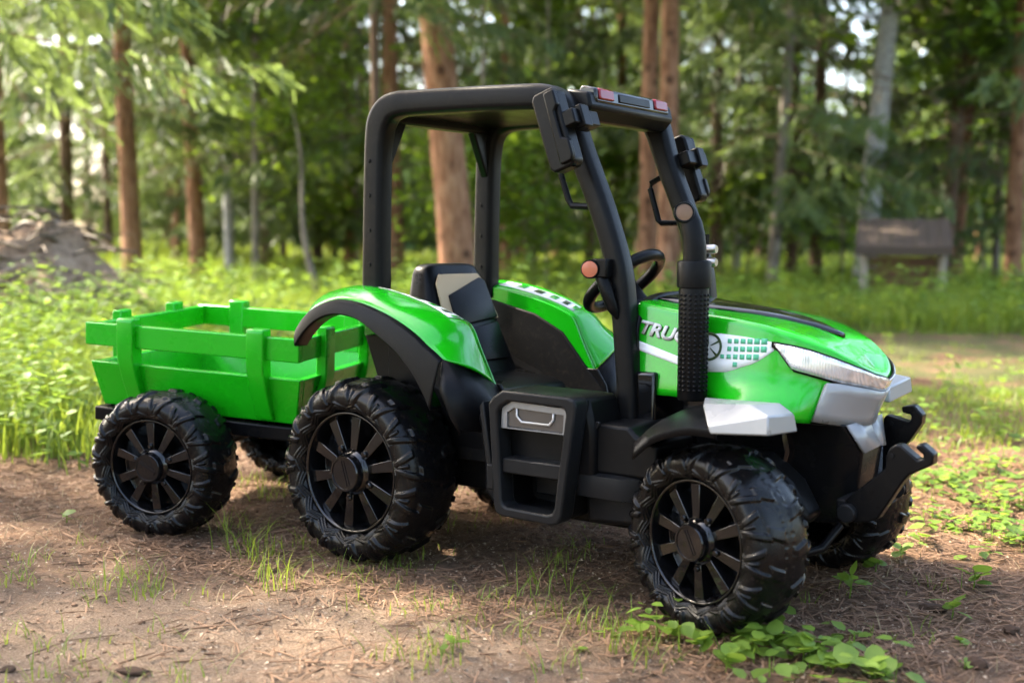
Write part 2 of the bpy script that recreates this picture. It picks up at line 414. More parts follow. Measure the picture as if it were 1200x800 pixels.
# front block under the grille, silver corner pieces, front axle bar
m = MB(); rings = []
for z, q in ((.357, ((.70, .138), (.972, .094), (.982, .003))), (.304, ((.70, .138), (.996, .054), (1.004, .003))), (.20, ((.80, .105), (.985, .050), (.992, .003))), (.165, ((.83, .09), (.955, .05), (.965, .003)))):
    rings.append([(x, -y, z) for x, y in q]+[(x, y, z) for x, y in q[::-1]])
m.grid([r_+[r_[0]] for r_ in rings]); m.add(rings[0], [tuple(range(6))]); m.add(rings[-1], [tuple(range(6))])
m.build('front_block', NOSEBLACK, TR, bevel=.004)
for sg in (-1, 1):
    m = MB(); m.add([(.979, sg*.090, .3565), (.9855, sg*.0015, .3575), (1.0095, sg*.0015, .311), (1.000, sg*.056, .303)], [(0, 1, 2, 3)])
    m.build('corner_trim', SILVER, TR, solid=.005, soff=0, smooth=0)
    m = MB(); m.prism([(.80, .30), (.85, .302), (.91, .255), (.945, .195), (.92, .17), (.86, .19)], sg*.10, sg*.170); m.build('wheel_liner', MATTE, TR, bevel=.01)
m = MB(); m.tube([(.86, -.22, .13), (.91, -.17, .122), (.945, -.11, .13), (.96, -.06, .165)], .008, 12); m.build('front_bar', BLACK, TR)

# front linkage arms with hooks
arm_n = [(.985, .218), (1.004, .238), (1.065, .294), (1.065, .316), (1.072, .330), (1.082, .338), (1.091, .337), (1.121, .315), (1.129, .318), (1.130, .325), (1.116, .334), (1.118, .341), (1.127, .343), (1.147, .327), (1.146, .309), (1.107, .287), (1.096, .273), (1.055, .203), (1.035, .194), (1.012, .190), (.990, .200)]
m = MB(); m.prism([(x-.002, z) for x, z in arm_n], -.130, -.100); a1 = m.build('linkage_arm', BLACK, TR, bevel=.004, seg=3)
m = MB(); m.lathe([(0, -.145), (.015, -.145), (.017, -.142), (.017, -.09), (0, -.09)], 24, Matrix.Identity(3)); m.build('pivot_bolt', GREY, a1, loc=(1.000, 0, .208), bevel=.001)
arm_f = [(.981, .347), (.987, .355), (1.029, .345), (1.034, .349), (1.034, .359), (1.017, .362), (1.015, .373), (1.038, .378), (1.055, .361), (1.054, .344), (1.032, .308), (1.020, .296), (1.026, .238), (1.03, .205), (1.00, .20), (.982, .234)]
m = MB(); m.prism(arm_f, .097, .125); a2 = m.build('linkage_arm', BLACK, TR, bevel=.004, seg=3)
m = MB(); m.lathe([(0, .140), (.016, .140), (.018, .137), (.018, .09), (0, .09)], 24); m.build('pivot_bolt', GREY, a2, loc=(1.010, 0, .215), bevel=.001)
m = MB(); m.box((.992, 0, .21), (.03, .26, .04)); m.build('linkage_mount', DARK, TR, bevel=.004)
for sg, bx_, bz_ in ((-1, 1.075, .318), (1, .998, .34)):
    m = MB(); m.lathe([(0, -.133), (.004, -.133), (.004, -.127), (0, -.127)] if sg < 0 else [(0, .094), (.004, .094), (.004, .1), (0, .1)], 10); m.build('rivet', DARK, a1 if sg < 0 else a2, loc=(bx_, 0, bz_))

# rear fenders
RID = [(-.222, .500), (-.205, .530), (-.165, .556), (-.10, .570), (-.06, .573), (.02, .563), (.12, .540), (.185, .517), (.209, .500), (.228, .462), (.247, .425), (.268, .386)]
OUT = [(-.160, .488), (-.140, .512), (-.110, .535), (-.070, .550), (-.03, .556), (.03, .549), (.10, .528), (.150, .506), (.182, .488), (.205, .472), (.225, .460), (.244, .447)]
LIP = [(-.158, .455), (-.132, .484), (-.100, .509), (-.062, .525), (-.018, .529), (.033, .519), (.091, .486), (.135, .458), (.163, .432), (.185, .408), (.205, .380), (.224, .348)]
def dens(pl, k=4):
    """Catmull-Rom through the points"""
    out = []; n = len(pl)
    for i in range(n-1):
        p0, p1, p2, p3 = (np.array(pl[max(i-1, 0)]), np.array(pl[i]), np.array(pl[i+1]), np.array(pl[min(i+2, n-1)]))
        for j in range(k):
            t = j/k; out.append(tuple(.5*((2*p1)+(-p0+p2)*t+(2*p0-5*p1+4*p2-p3)*t*t+(-p0+3*p1-3*p2+p3)*t**3)))
    out.append(tuple(pl[-1])); return out
rid, outp, lip = dens(RID), dens(OUT), dens(LIP)
def fender_pt(i, t, off=0):
    """t 0 at inner ridge, 1 at outer green edge"""
    a, b = rid[i], outp[i]; s_ = math.sin(t*math.pi/2)
    y = -(.197+.140*(t*.75+.25*s_))
    bulge = .017*math.sin(math.pi*min(t*1.02, 1))**.9
    f = min(1, i/6)
    nx, nz = (0, 1)
    j0, j1 = max(i-1, 0), min(i+1, len(rid)-1)
    tx, tz = rid[j1][0]-rid[j0][0], rid[j1][1]-rid[j0][1]; L_ = math.hypot(tx, tz); nx, nz = -tz/L_, tx/L_
    x = a[0]+(b[0]-a[0])*t+nx*(bulge*f+off); z = a[1]+(b[1]-a[1])*t+nz*(bulge*f+off)
    return x, y, z
for sg in (-1, 1):
    fl = (lambda p: p) if sg < 0 else (lambda p: (p[0], -p[1], p[2]))
    m = MB(); m.grid([[fl(fender_pt(i, t/10)) for t in range(11)] for i in range(len(rid))])
    fen = m.build('rear_fender', GREEN, TR, solid=.004, soff=0, smooth=50)
    # inner green side wall
    low = [(-.10, .47), (-.06, .475), (.0, .473), (.049, .466), (.10, .455), (.135, .440), (.162, .415), (.176, .392), (.187, .371)]
    inner_top = [p for p in rid if p[0] > -.10]
    poly = inner_top+low[::-1]
    m = MB(); m.prism(poly, sg*.190, sg*.1965); m.build('fender_side', GREEN, fen, bevel=.0015)
    m = MB(); m.prism([(-.03, .30), (.315, .30), (.302, .352), (.278, .388), (.24, .388)]+low[::-1], sg*.186, sg*.193); m.build('inner_panel', MATTE, TR, bevel=.002)
    # black lip
    m = MB(); G = []
    for i in range(len(lip)):
        o_, l_ = outp[i], lip[i]
        G.append([fl(p) for p in ((o_[0], -.3385, o_[1]+.001), (o_[0]*.94+l_[0]*.06, -.3475, o_[1]*.94+l_[1]*.06), (o_[0]*.5+l_[0]*.5, -.3525, o_[1]*.5+l_[1]*.5), (o_[0]*.04+l_[0]*.96, -.3545, o_[1]*.04+l_[1]*.96), (l_[0], -.352, l_[1]-.001), (l_[0], -.318, l_[1]-.001))])
    m.grid(G); m.build('fender_trim', MATTE, fen, solid=.004, soff=0, smooth=28)
    m = MB(); m.grid([[fl(fender_pt(i, t/6, -.007)) for t in range(7)] for i in range(len(rid))]); m.build('fender_liner', DARK, fen, solid=.002, soff=0)
    # black lower front of the fender
    gA = [fl(p) for p in ((.244, -.340, .448), (.258, -.30, .432), (.268, -.25, .412), (.270, -.197, .385))]
    gB = [fl(p) for p in ((.262, -.340, .372), (.282, -.30, .365), (.292, -.25, .357), (.292, -.197, .345))]
    gC = [fl(p) for p in ((.285, -.330, .310), (.305, -.30, .305), (.315, -.25, .30), (.315, -.197, .30))]
    m = MB(); m.grid([gA, gB, gC]); m.grid([[fl((.244, -.347, .385)), gA[0]], [fl((.268, -.345, .335)), gB[0]], [fl((.285, -.335, .30)), gC[0]]])
    m.build('fender_apron', MATTE, fen, solid=.006, soff=0, smooth=60)
    # wheel-house inner wall and underside
    m = MB(); m.prism([(-.03, .22), (.30, .22), (.30, .34), (.24, .40), (.18, .47), (.10, .51), (-.03, .54)], sg*.185, sg*.1945); m.build('wheel_house', DARK, TR, bevel=.003)
    # decal along the ridge
    m = MB(); i0, i1 = 18, 30
    m.grid([[fl(fender_pt(i, .05+.03*(i-i0)/(i1-i0), .0035)), fl(fender_pt(i, .17+.05*(i-i0)/(i1-i0), .0035)), fl(fender_pt(i, .27+.10*(i-i0)/(i1-i0), .0035))] for i in range(i0, i1)])
    m.build('decal_stripe', WHITE, fen, solid=.0005, soff=0)
    for q in range(5):
        m = MB(); ii = 20+q*2
        p = [fender_pt(ii, .13, .0045), fender_pt(ii+1, .13, .0045), fender_pt(ii+1, .27, .0045), fender_pt(ii, .27, .0045)]
        m.add([fl(x) for x in p], [(0, 1, 2, 3)]); m.build('decal_mark', LETSH if q % 2 else GREEN, fen, solid=.0004, soff=0, smooth=0)

# seat
def shw(h): return .098+.050*h
def seat_front(f, h, off):  # f across (-1..1), h 0..1 down the front of the backrest
    x0, z0, x1, z1 = .004, .618, .100, .385; L_ = math.hypot(x1-x0, z1-z0)
    return (x0+(x1-x0)*h+off*(z0-z1)/L_, f*shw(h), z0+(z1-z0)*h+off*(x1-x0)/L_)
m = MB(); G = []
for h, sh_ in ((-.055, .35), (-.048, .66), (-.03, .86), (.0, .96), (.05, 1.0), (.25, 1.), (.5, 1.), (.75, 1.), (1.02, 1.)):   # rounded slab, closed at the top
    p = seat_front(1, max(h, 0), 0); w_ = shw(max(h, 0)); zf = .618-.233*h; bx_ = -.052-.02*max(h, 0); cx_, hx_ = (p[0]+bx_)/2, (p[0]-bx_)/2
    row = []
    for k in range(37):
        a = 2*math.pi*k/36; ca, sa_ = math.cos(a), math.sin(a)
        row.append((cx_+hx_*sh_*math.copysign(abs(ca)**.45, ca), w_*(.25+.75*sh_)*math.copysign(abs(sa_)**.45, sa_), zf))
    G.append(row)
m.grid(G); m.add(G[0][:-1], [tuple(range(36))])
seat = m.build('seat', BLACK, TR, smooth=50)
m = MB(); m.prism([(.04, .37), (.10, .382), (.19, .372), (.225, .360), (.235, .34), (.23, .30), (.0, .30)], -.135, .135); m.build('seat_cushion', BLACK, seat, bevel=.012, seg=3)
m = MB(); m.add([seat_front(y, h, .003) for y, h in ((-.84, .14), (-.70, .055), (.70, .055), (.84, .14), (.80, .50), (-.80, .50))], [(0, 1, 2, 3, 4, 5)])
m.build('seat_insert', BEIGE, seat, solid=.005, soff=0, bevel=.001)
m = MB(); m.add([seat_front(y, h, .007) for y, h in ((-.56, .26), (.66, .10), (.80, .14), (.72, .50), (-.20, .545), (-.54, .46))], [(0, 1, 2, 3, 4, 5)])
m.build('seat_pad', GREY, seat, solid=.010, soff=0, bevel=.003)
m = MB(); m.add([seat_front(y, h, .004) for y, h in ((-.12, .58), (.72, .535), (.66, .90), (-.05, .90))], [(0, 1, 2, 3)]); m.build('seat_lower_pad', BLACK, seat, solid=.008, soff=0, bevel=.003)

# cab frames
def sweep(path, wid, thick, ychan, seg=4):
    """rounded bar along a path in xz; wid across the path in xz, thick along y"""
    m = MB(); G = []; n = len(path)
    for i, (x, z) in enumerate(path):
        a, b = path[max(i-1, 0)], path[min(i+1, n-1)]; tx, tz = b[0]-a[0], b[1]-a[1]; L_ = math.hypot(tx, tz); nx, nz = -tz/L_, tx/L_
        w_, row = wid[i]/2, []
        r_ = min(.014, w_*.6); hw, ht = w_-r_, thick/2-r_
        for cx, cy, a0 in ((hw, ht, 0), (-hw, ht, 90), (-hw, -ht, 180), (hw, -ht, 270)):
            for k in range(seg+1):
                an = R(a0+90*k/seg); u_, v_ = cx+r_*math.cos(an), cy+r_*math.sin(an)
                row.append((x+nx*u_, ychan[i]+v_, z+nz*u_))
        row.append(row[0]); G.append(row)
    m.grid(G); m.add(G[0][:-1], [tuple(range(len(G[0])-1))]); m.add(G[-1][:-1], [tuple(range(len(G[0])-1))])
    return m
cpath = [(-.058, .545), (-.056, .70), (-.052, .85), (-.048, .905), (-.040, .940), (-.020, .964), (.012, .974), (.06, .975), (.20, .973), (.34, .969), (.388, .965), (.416, .952), (.430, .933), (.443, .905), (.468, .841), (.513, .737), (.549, .635), (.560, .565), (.568, .49), (.576, .40), (.580, .30)]
cwid = [.058, .056, .055, .057, .061, .060, .056, .053, .052, .052, .053, .055, .055, .051, .046, .044, .042, .042, .042, .042, .042]
dp = dens([(x, z) for x, z in cpath], 4); dw = [w_[0] for w_ in dens([(w_, 0) for w_ in cwid], 4)]
for sg in (-1, 1):
    yc = [sg*ip(i/len(dp), [0, .3, .55, .7, 1], [.200, .200, .186, .172, .172]) for i in range(len(dp))]
    sweep(dp, dw, .048, yc).build('cab_frame', MATTE, TR, smooth=60)
    m = MB(); m.add([(-.058, sg*.180, .83), (-.036, sg*.180, .83), (-.036, sg*.178, .86), (-.058, sg*.178, .86), (-.058, sg*.115, .955), (-.036, sg*.115, .955), (-.036, sg*.165, .962), (-.058, sg*.165, .962)],
                    [(0, 1, 2, 3), (4, 5, 6, 7), (0, 4, 5, 1), (1, 5, 6, 2), (2, 6, 7, 3), (3, 7, 4, 0)]); m.build('corner_brace', BLACK, TR, bevel=.004)
    for q in range(4):
        m = MB(); m.lathe([(0, -.0025), (.0035, -.0025), (.0045, 0)], 12); m.build('screw', DARK, TR, loc=(-.056, sg*(.1752), .62+q*.075) if sg > 0 else (-.056, -.2245, .63+q*.075))
# roof panel with slight crown
m = MB(); G = []
for i in range(13):
    x = -.045+.50*i/12; row = []
    for j in range(13):
        y = (-.19+.38*j/12)*(1-.14*sstep(.1, .45, x)); row.append((x, y, .972-.010*sstep(.33, .46, x)+.012*(1-(y/.19)**2)*sstep(-.05, .02, x)*(1-.6*sstep(.38, .46, x))))
    G.append(row)
m.grid(G); roof = m.build('roof', MATTE, TR, solid=.018, soff=-1, bevel=.004)
m = MB(); m.prism([(.40, .925), (.455, .920), (.478, .945), (.470, .975), (.42, .985)], -.168, .168); m.build('roof_front_beam', MATTE, roof, bevel=.006)
m = MB(); m.prism([(.425, .962), (.478, .955), (.474, .984), (.440, .992)], -.148, .148); lb = m.build('light_bar', GLOSS, roof, bevel=.005)
for sg in (-1, 1):
    m = MB(); m.prism([(.455, .962), (.4815, .962), (.478, .983), (.455, .988)], sg*.138, sg*.084); m.build('red_lamp', RED, lb, bevel=.003)
m = MB(); m.prism([(.46, .9625), (.480, .962), (.477, .979), (.46, .982)], -.062, .062); m.build('clear_lamp', GREY, lb, bevel=.002)
m = MB(); m.box((-.05, 0, .955), (.04, .37, .03)); m.build('roof_rear_beam', MATTE, roof, bevel=.006)

# mirrors, grab handles, reflector, lamps
for sg, cx, cz in ((-1, .468, .890), (1, .462, .842)):
    mt = Matrix.Rotation(R(-18 if sg < 0 else -16), 3, 'Y').inverted()
    m = MB(); mir = empty('mirror', (cx, -.272 if sg < 0 else .255, cz), TR)
    mt4 = Matrix.Rotation(R(19), 4, 'Y'); mir.rotation_euler = mt4.inverted().to_euler()
    m.prism([(-.028, -.068), (-.020, -.078), (.022, -.078), (.030, -.068), (.030, .068), (.022, .078), (-.020, .078), (-.028, .068)], -.018, .018); m.build('mirror_housing', BLACK, mir, bevel=.005, seg=3)
    m = MB(); m.prism([(.002, -.070), (.028, -.070), (.034, -.060), (.034, -.030), (.020, -.022), (.020, .03), (.030, .04), (.030, .07), (.006, .07)], sg*.012, sg*.026); m.build('mirror_cover', BLACK, mir, bevel=.003)
    m = MB(); m.box((.036, sg*-.030, .010), (.034, .09, .030)); m.box((.050, sg*-.020, .010), (.02, .03, .044)); m.build('mirror_bracket', BLACK, mir, bevel=.003)
for sg, pts in ((-1, [(.405, .825), (.427, .765), (.436, .753), (.480, .751), (.495, .752), (.470, .815), (.44, .84)]), (1, [(.452, .826), (.424, .812), (.422, .800), (.444, .730), (.452, .724), (.500, .724)])):
    m = MB(); m.tube([(x, sg*.168, z) for x, z in pts]+([(.505, .165, .76), (.475, .165, .815)] if sg > 0 else []), .0068, 8, closed=True); m.build('grab_handle', BLACK, TR)
m = MB(); m.lathe([(0, -.012), (.017, -.012), (.0185, -.009), (.0185, .012), (0, .012)], 28); rf = m.build('marker_lamp', BLACK, TR, loc=(.512, -.216, .630)); rf.rotation_euler = (0, 0, R(18))
m = MB(); m.lathe([(0, -.0145), (.010, -.0140), (.0155, -.0125), (.0155, -.011)], 28); m.build('reflector', AMBER, rf)
m = MB(); m.box((.531, -.204, .632), (.034, .03, .036)); m.tube([(.526, -.203, .62), (.541, -.205, .59), (.553, -.202, .555), (.560, -.194, .535)], [.013, .014, .011, .004], 12); m.build('lamp_bracket', BLACK, TR, bevel=.003)
m = MB()
m.tube([(.562, .165, .60), (.562, .165, .70)], .008, 8); lampm = m.build('lamp_bracket', BLACK, TR)
for z in (.668, .640):
    m = MB(); m.lathe([(0, -.018), (.008, -.018), (.0105, -.013), (.0105, .013), (.008, .016), (0, .016)], 20, Matrix.Rotation(R(90), 3, 'Z')); m.build('marker_lamp', CHROME, lampm, loc=(.575, .155, z))

# exhaust
EX, EY = .722, -.195
ml = lambda pr: [(r_, z) for r_, z in pr]
rotx = Matrix.Rotation(R(90), 3, 'X')
m = MB(); m.lathe([(0, .392), (.025, .392), (.0275, .396), (.0275, .60), (.0265, .605)], 40, rotx); ex = m.build('exhaust', MATTE, TR, loc=(EX, EY, 0))
m = MB(); m.lathe([(.0265, .598), (.031, .600), (.0315, .604), (.0315, .644), (.030, .648), (.024, .650)], 40, rotx); m.build('collar', MATTE, ex)
pth = [(0, 0, .64), (-.0, 0, .67), (-.003, .0, .695), (-.008, 0, .715), (-.016, 0, .735), (-.026, .0, .752)]
m = MB(); m.tube(pth, [.0215, .0215, .0213, .0205, .018, .015], 28); m.build('pipe', MATTE, ex)
m = MB(); m.lathe([(0, -.0060), (.0150, -.0060), (.0155, -.0075), (.0180, -.0075), (.0190, -.005), (.0190, .006), (0, .006)], 28); cpd = m.build('pipe_end', BLACK, ex, loc=(-.014, -.0185, .736)); cpd.rotation_euler = (R(-6), 0, R(36))
m = MB(); m.lathe([(0, -.0072), (.008, -.0070), (.0152, -.0062)], 28); m.build('pipe_lens', TAN, cpd)
m = MB()
for q in range(22):
    for k in range(7):
        a = R(-118+k*21); x, y, z = .0275*math.cos(a), .0275*math.sin(a), .412+q*.0083
        mm = Matrix.Rotation(a, 3, 'Z'); m.box((x, y, z), (.004, .0045, .0042), mm)
bump = m.build('perforation', BLACK, ex, smooth=0); bump['kind'] = 'stuff'

# step with lamp
po = [(.362, .372), (.372, .385), (.396, .399), (.548, .397), (.560, .392), (.563, .380), (.533, .170), (.526, .158), (.512, .153), (.394, .155), (.381, .160), (.376, .172)]
cxs = sum(p[0] for p in po)/12; czs = sum(p[1] for p in po)/12
pin = [(cxs+(x-cxs)*.78, czs+(z-czs)*.84) for x, z in po]
m = MB(); m.ring(po, pin, -.345, -.300); stp = m.build('side_step', GREY, TR, bevel=.005, seg=3)
m = MB(); m.ring([(cxs+(x-cxs)*.985, czs+(z-czs)*.985) for x, z in po], [(cxs+(x-cxs)*.80, czs+(z-czs)*.86) for x, z in po], -.301, -.215); m.build('step_housing', MATTE, stp, bevel=.003)
m = MB(); m.prism([(cxs+(x-cxs)*.84, czs+(z-czs)*.88) for x, z in po], -.225, -.215); m.build('step_back', DARK, stp)
m = MB(); m.prism([(.386, .325), (.536, .325), (.541, .355), (.541, .372), (.410, .376), (.388, .362)], -.330, -.305); st_l = m.build('step_lamp', SMOKE, stp, bevel=.005, seg=3)
def c_bracket():
    p1 = [(.420, .365), (.420, .350), (.432, .338), (.498, .338), (.508, .350), (.508, .364)]; p2 = [(.424, .365), (.424, .3515), (.434, .342), (.496, .342), (.504, .3515), (.504, .364)]
    m = MB(); n_ = len(p1)
    for i in range(n_-1): m.add([(p1[i][0], -.3325, p1[i][1]), (p1[i+1][0], -.3325, p1[i+1][1]), (p2[i+1][0], -.3325, p2[i+1][1]), (p2[i][0], -.3325, p2[i][1])], [(0, 1, 2, 3)])
    return m
c_bracket().build('lamp_emblem', LAMPIN, st_l, solid=.002, soff=0)
m = MB(); m.ring([(.386, .325), (.391, .325), (.538, .325), (.543, .355), (.543, .374), (.410, .378), (.388, .364)], [(.400, .326), (.400, .327), (.528, .327), (.530, .352), (.530, .362), (.416, .366), (.400, .356)], -.334, -.326); m.build('lamp_bezel', plain('brushed_grey', (.22, .22, .22), .3, metal=.4), st_l, bevel=.001)
m = MB(); m.prism([(.39, .238), (.53, .238), (.533, .262), (.528, .268), (.392, .268), (.388, .262)], -.335, -.26); m.build('step_rung', GREY, stp, bevel=.004)
m = MB(); m.prism([(.40, .272), (.53, .272), (.535, .322), (.405, .322)], -.275, -.265); m.build('step_panel', GREY, stp, bevel=.003)
m = MB(); m.prism([(.42, .19), (.52, .19), (.525, .236), (.42, .236)], -.265, -.255); m.build('step_panel', MATTE, stp, bevel=.003)
m = MB(); m.prism([(.325, .36), (.335, .372), (.362, .215), (.350, .20)], -.325, -.30); m.box((.356, -.315, .225), (.018, .03, .05)); m.build('step_flange', GREY, stp, bevel=.003)
m = MB(); m.prism([(.30, .34), (.37, .395), (.56, .393), (.575, .33), (.575, .24), (.32, .24)], -.30, -.19); m.build('sill_panel', MATTE, TR, bevel=.01)

# running board and pillar foot
m = MB(); G = []
for k in range(15):
    s_ = k/14; x = .535+.155*s_; y = -.298+.03*sstep(.6, 1, s_); G.append([(x, y+.02, .205), (x, y, .209), (x, y-.002, .228), (x, y, .247), (x, y+.02, .251), (x, -.18, .251)])
m.grid(G); m.build('running_board', GREY, TR, solid=.004, soff=0)
for sg in (-1, 1):
    m = MB(); m.prism([(.545, .15), (.68, .16), (.70, .21), (.54, .21)], sg*.275, sg*.15); m.build('belly_pan', DARK, TR, bevel=.01)
for sg in (-1, 1):
    m = MB(); m.prism([(.552, .25), (.700, .25), (.700, .315), (.655, .330), (.640, .345), (.575, .345), (.560, .325)], sg*.285, sg*.140); m.build('pillar_foot', MATTE, TR, bevel=.007, seg=3)
m = MB(); m.prism([(.549, .252), (.560, .252), (.569, .325), (.582, .348), (.572, .350), (.558, .328)], -.290, -.284); m.build('foot_trim', GREY, TR, bevel=.002)

# front fenders: arched black guard with faceted silver tip
for sg in (-1, 1):
    fl = lambda p: (p[0], p[1] if sg < 0 else -p[1], p[2])
    inn = dens([(.640, .300), (.672, .338), (.727, .375), (.795, .392), (.86, .388)], 4); ou = dens([(.702, .317), (.735, .345), (.775, .362), (.815, .370), (.86, .369)], 4)
    m = MB(); G = []
    for i in range(len(inn)):
        a, b = inn[i], ou[i]
        G.append([fl(p) for p in ((a[0], -.20, a[1]-.012), (a[0], -.235, a[1]+.002), (a[0]*.7+b[0]*.3, -.285, a[1]*.7+b[1]*.3+.012-.011*i/16), (a[0]*.3+b[0]*.7, -.34, a[1]*.3+b[1]*.7+.012-.011*i/16), (b[0], -.372, b[1]), (b[0], -.374, b[1]-.012))])
    m.grid(G); ff = m.build('front_fender', MATTE, TR, solid=.005, soff=0, smooth=50)
    A = [(.850, -.377, .364), (.951, -.368, .370), (.947, -.238, .360), (.83, -.225, .366)]
    B = [(.846, -.377, .378), (.948, -.364, .402), (.943, -.244, .391), (.78, -.225, .400)]
    C = [(.800, -.305, .403), (.900, -.330, .413), (.928, -.268, .411), (.77, -.240, .405)]
    m = MB(); m.add([fl(p) for p in A+B+C], [(3, 2, 1, 0), (0, 1, 5, 4), (1, 2, 6, 5), (2, 3, 7, 6), (3, 0, 4, 7), (4, 5, 9, 8), (5, 6, 10, 9), (6, 7, 11, 10), (7, 4, 8, 11), (8, 9, 10, 11)])
    m.build('fender_tip', SILVER, ff, bevel=.003, smooth=25)

# steering wheel
sa = R(40); ce = Vector((.458, 0, .600)); e1 = Vector((0, 1, 0)); e2 = Vector((math.cos(sa), 0, math.sin(sa))); en = e1.cross(e2)
m = MB(); m.tube([ce+(e1*math.cos(k*2*math.pi/40)+e2*math.sin(k*2*math.pi/40))*.088 for k in range(40)], .0125, 12, closed=True); swh = m.build('steering_wheel', BLACK, TR)
for a in (90, 210, 330):
    m = MB(); d = e1*math.cos(R(a))+e2*math.sin(R(a)); m.tube([ce-en*.02+d*.01, ce-en*.016+d*.05, ce+d*.084], [.013, .011, .009], 10); m.build('spoke', BLACK, swh)
m = MB(); m.tube([ce-en*.03, ce-en*.008, ce-en*.004], [.026, .026, .020], 20); m.build('hub', BLACK, swh)
m = MB(); sgn = 1 if en.x > 0 else -1
m.tube([ce-en*.02, ce+Vector((.075, 0, -.085)), ce+Vector((.11, 0, -.13))], [.018, .022, .03], 14); m.build('steering_column', BLACK, TR)
m = MB(); m.tube([(-.04, 0, .20), (-.20, 0, .17), (-.40, 0, .165)], [.02, .018, .016], 10); m.build('tow_bar', DARK, TR)

# ------------------------------------------------------------------ trailer
TL = tag(empty('toy_trailer', (-.61, -.135, .018)), 'bright green slatted toy trailer hitched behind the tractor', 'trailer')
TL.rotation_euler = (Matrix.Rotation(.295, 4, 'Z') @ Matrix.Rotation(.043, 4, 'Y') @ Matrix.Rotation(.043, 4, 'X')).to_euler()
make_wheel(TL, (0, -.296, .164), .85, -1, 0, R(3)); make_wheel(TL, (0, .296, .164), .85, 1, 0, R(30))
x0b, x1b, x0t, x1t, zb_, zt_, hb, ht_ = -.243, .288, -.256, .314, .262, .372, .200, .232
def side_y(z): return hb+(ht_-hb)*(z-zb_)/(zt_-zb_)
m = MB()
for sg in (-1, 1):   # long walls, sloping out
    p = [(x0b, sg*hb, zb_), (x1b, sg*hb, zb_), (x1t, sg*ht_, zt_), (x0t, sg*ht_, zt_)]
    q = [(x, y-sg*.022, z) for x, y, z in p]; m.add(p+q, [(0, 1, 2, 3), (7, 6, 5, 4), (0, 4, 5, 1), (1, 5, 6, 2), (2, 6, 7, 3), (3, 7, 4, 0)])
side_w = m.v; m = MB()
names = []
for sg in (-1, 1):
    p = [(x0b, sg*hb, zb_), (x1b, sg*hb, zb_), (x1t, sg*ht_, zt_), (x0t, sg*ht_, zt_)]; q = [(x, y-sg*.022, z) for x, y, z in p]
    m = MB(); m.add(p+q, [(0, 1, 2, 3), (7, 6, 5, 4), (0, 4, 5, 1), (1, 5, 6, 2), (2, 6, 7, 3), (3, 7, 4, 0)]); m.build('side_wall', GREEN2, TL, bevel=.003)
    m = MB(); m.box((.029, sg*.234, .4400), (.578, .022, .054)); m.build('side_rail', GREEN2, TL, bevel=.003)
    for px in (-.138, .212):   # posts: vertical above, following the wall below
        m = MB(); w_ = .022
        prof = [(sg*(hb+.012), .268), (sg*(ht_+.012), zt_-.03), (sg*(ht_+.028), zt_+.02), (sg*(ht_+.028), .478), (sg*(ht_+.024), .484), (sg*(ht_-.010), .484), (sg*(ht_-.012), zt_), (sg*(hb-.01), .268)]
        m.prism(prof, px-w_, px+w_, 'x'); m.build('post', GREEN2, TL, bevel=.0035)
for sg, xb, xt in ((-1, x0b, x0t), (1, x1b, x1t)):
    d = -sg*.022
    p = [(xb, -hb+.02, zb_), (xb, hb-.02, zb_), (xt, ht_-.02, zt_-.0015), (xt, -ht_+.02, zt_-.0015)]; q = [(x+d, y, z) for x, y, z in p]
    m = MB(); m.add(p+q, [(0, 1, 2, 3), (7, 6, 5, 4), (0, 4, 5, 1), (1, 5, 6, 2), (2, 6, 7, 3), (3, 7, 4, 0)]); m.build('end_wall', GREEN2, TL, bevel=.003)
    m = MB(); m.box((xt+d*.5, 0, .4385), (.020, .444, .052)); m.build('end_rail', GREEN2, TL, bevel=.003)
    for py in (-.11, .11):
        m = MB(); prof = [(xb+sg*.010, .268), (xt+sg*.010, zt_-.03), (xt+sg*.014, zt_), (xt+sg*.014, .478), (xt+sg*.010, .484), (xt-sg*.014, .484), (xt-sg*.014, zt_), (xb-sg*.01, .268)]
        m.prism(prof, py-.022, py+.022, 'y'); m.build('post', GREEN2, TL, bevel=.0035)
m = MB(); m.box((.024, 0, .274), (.52, .39, .014)); m.build('floor_panel', GREEN2, TL, bevel=.002)
m = MB()
for sg in (-1, 1): m.box((.022, sg*.205, .240), (.565, .020, .034))
for x in (-.25, .294): m.box((x, 0, .240), (.024, .425, .033))
m.box((.02, 0, .245), (.50, .38, .02)); m.build('chassis_frame', BLACK, TL, bevel=.004)
m = MB(); m.tube([(0, -.22, .167), (0, .22, .167)], .016, 14)
for sg in (-1, 1): m.box((0, sg*.17, .205), (.06, .03, .07))
m.build('axle', DARK, TL, bevel=.003)
m = MB(); m.tube([(.25, 0, .235), (.36, 0, .20), (.46, 0, .165)], .016, 10); m.build('drawbar', DARK, TL)
for o in (RIM_O, CAP_O, BOLT_O): bpy.data.objects.remove(o)

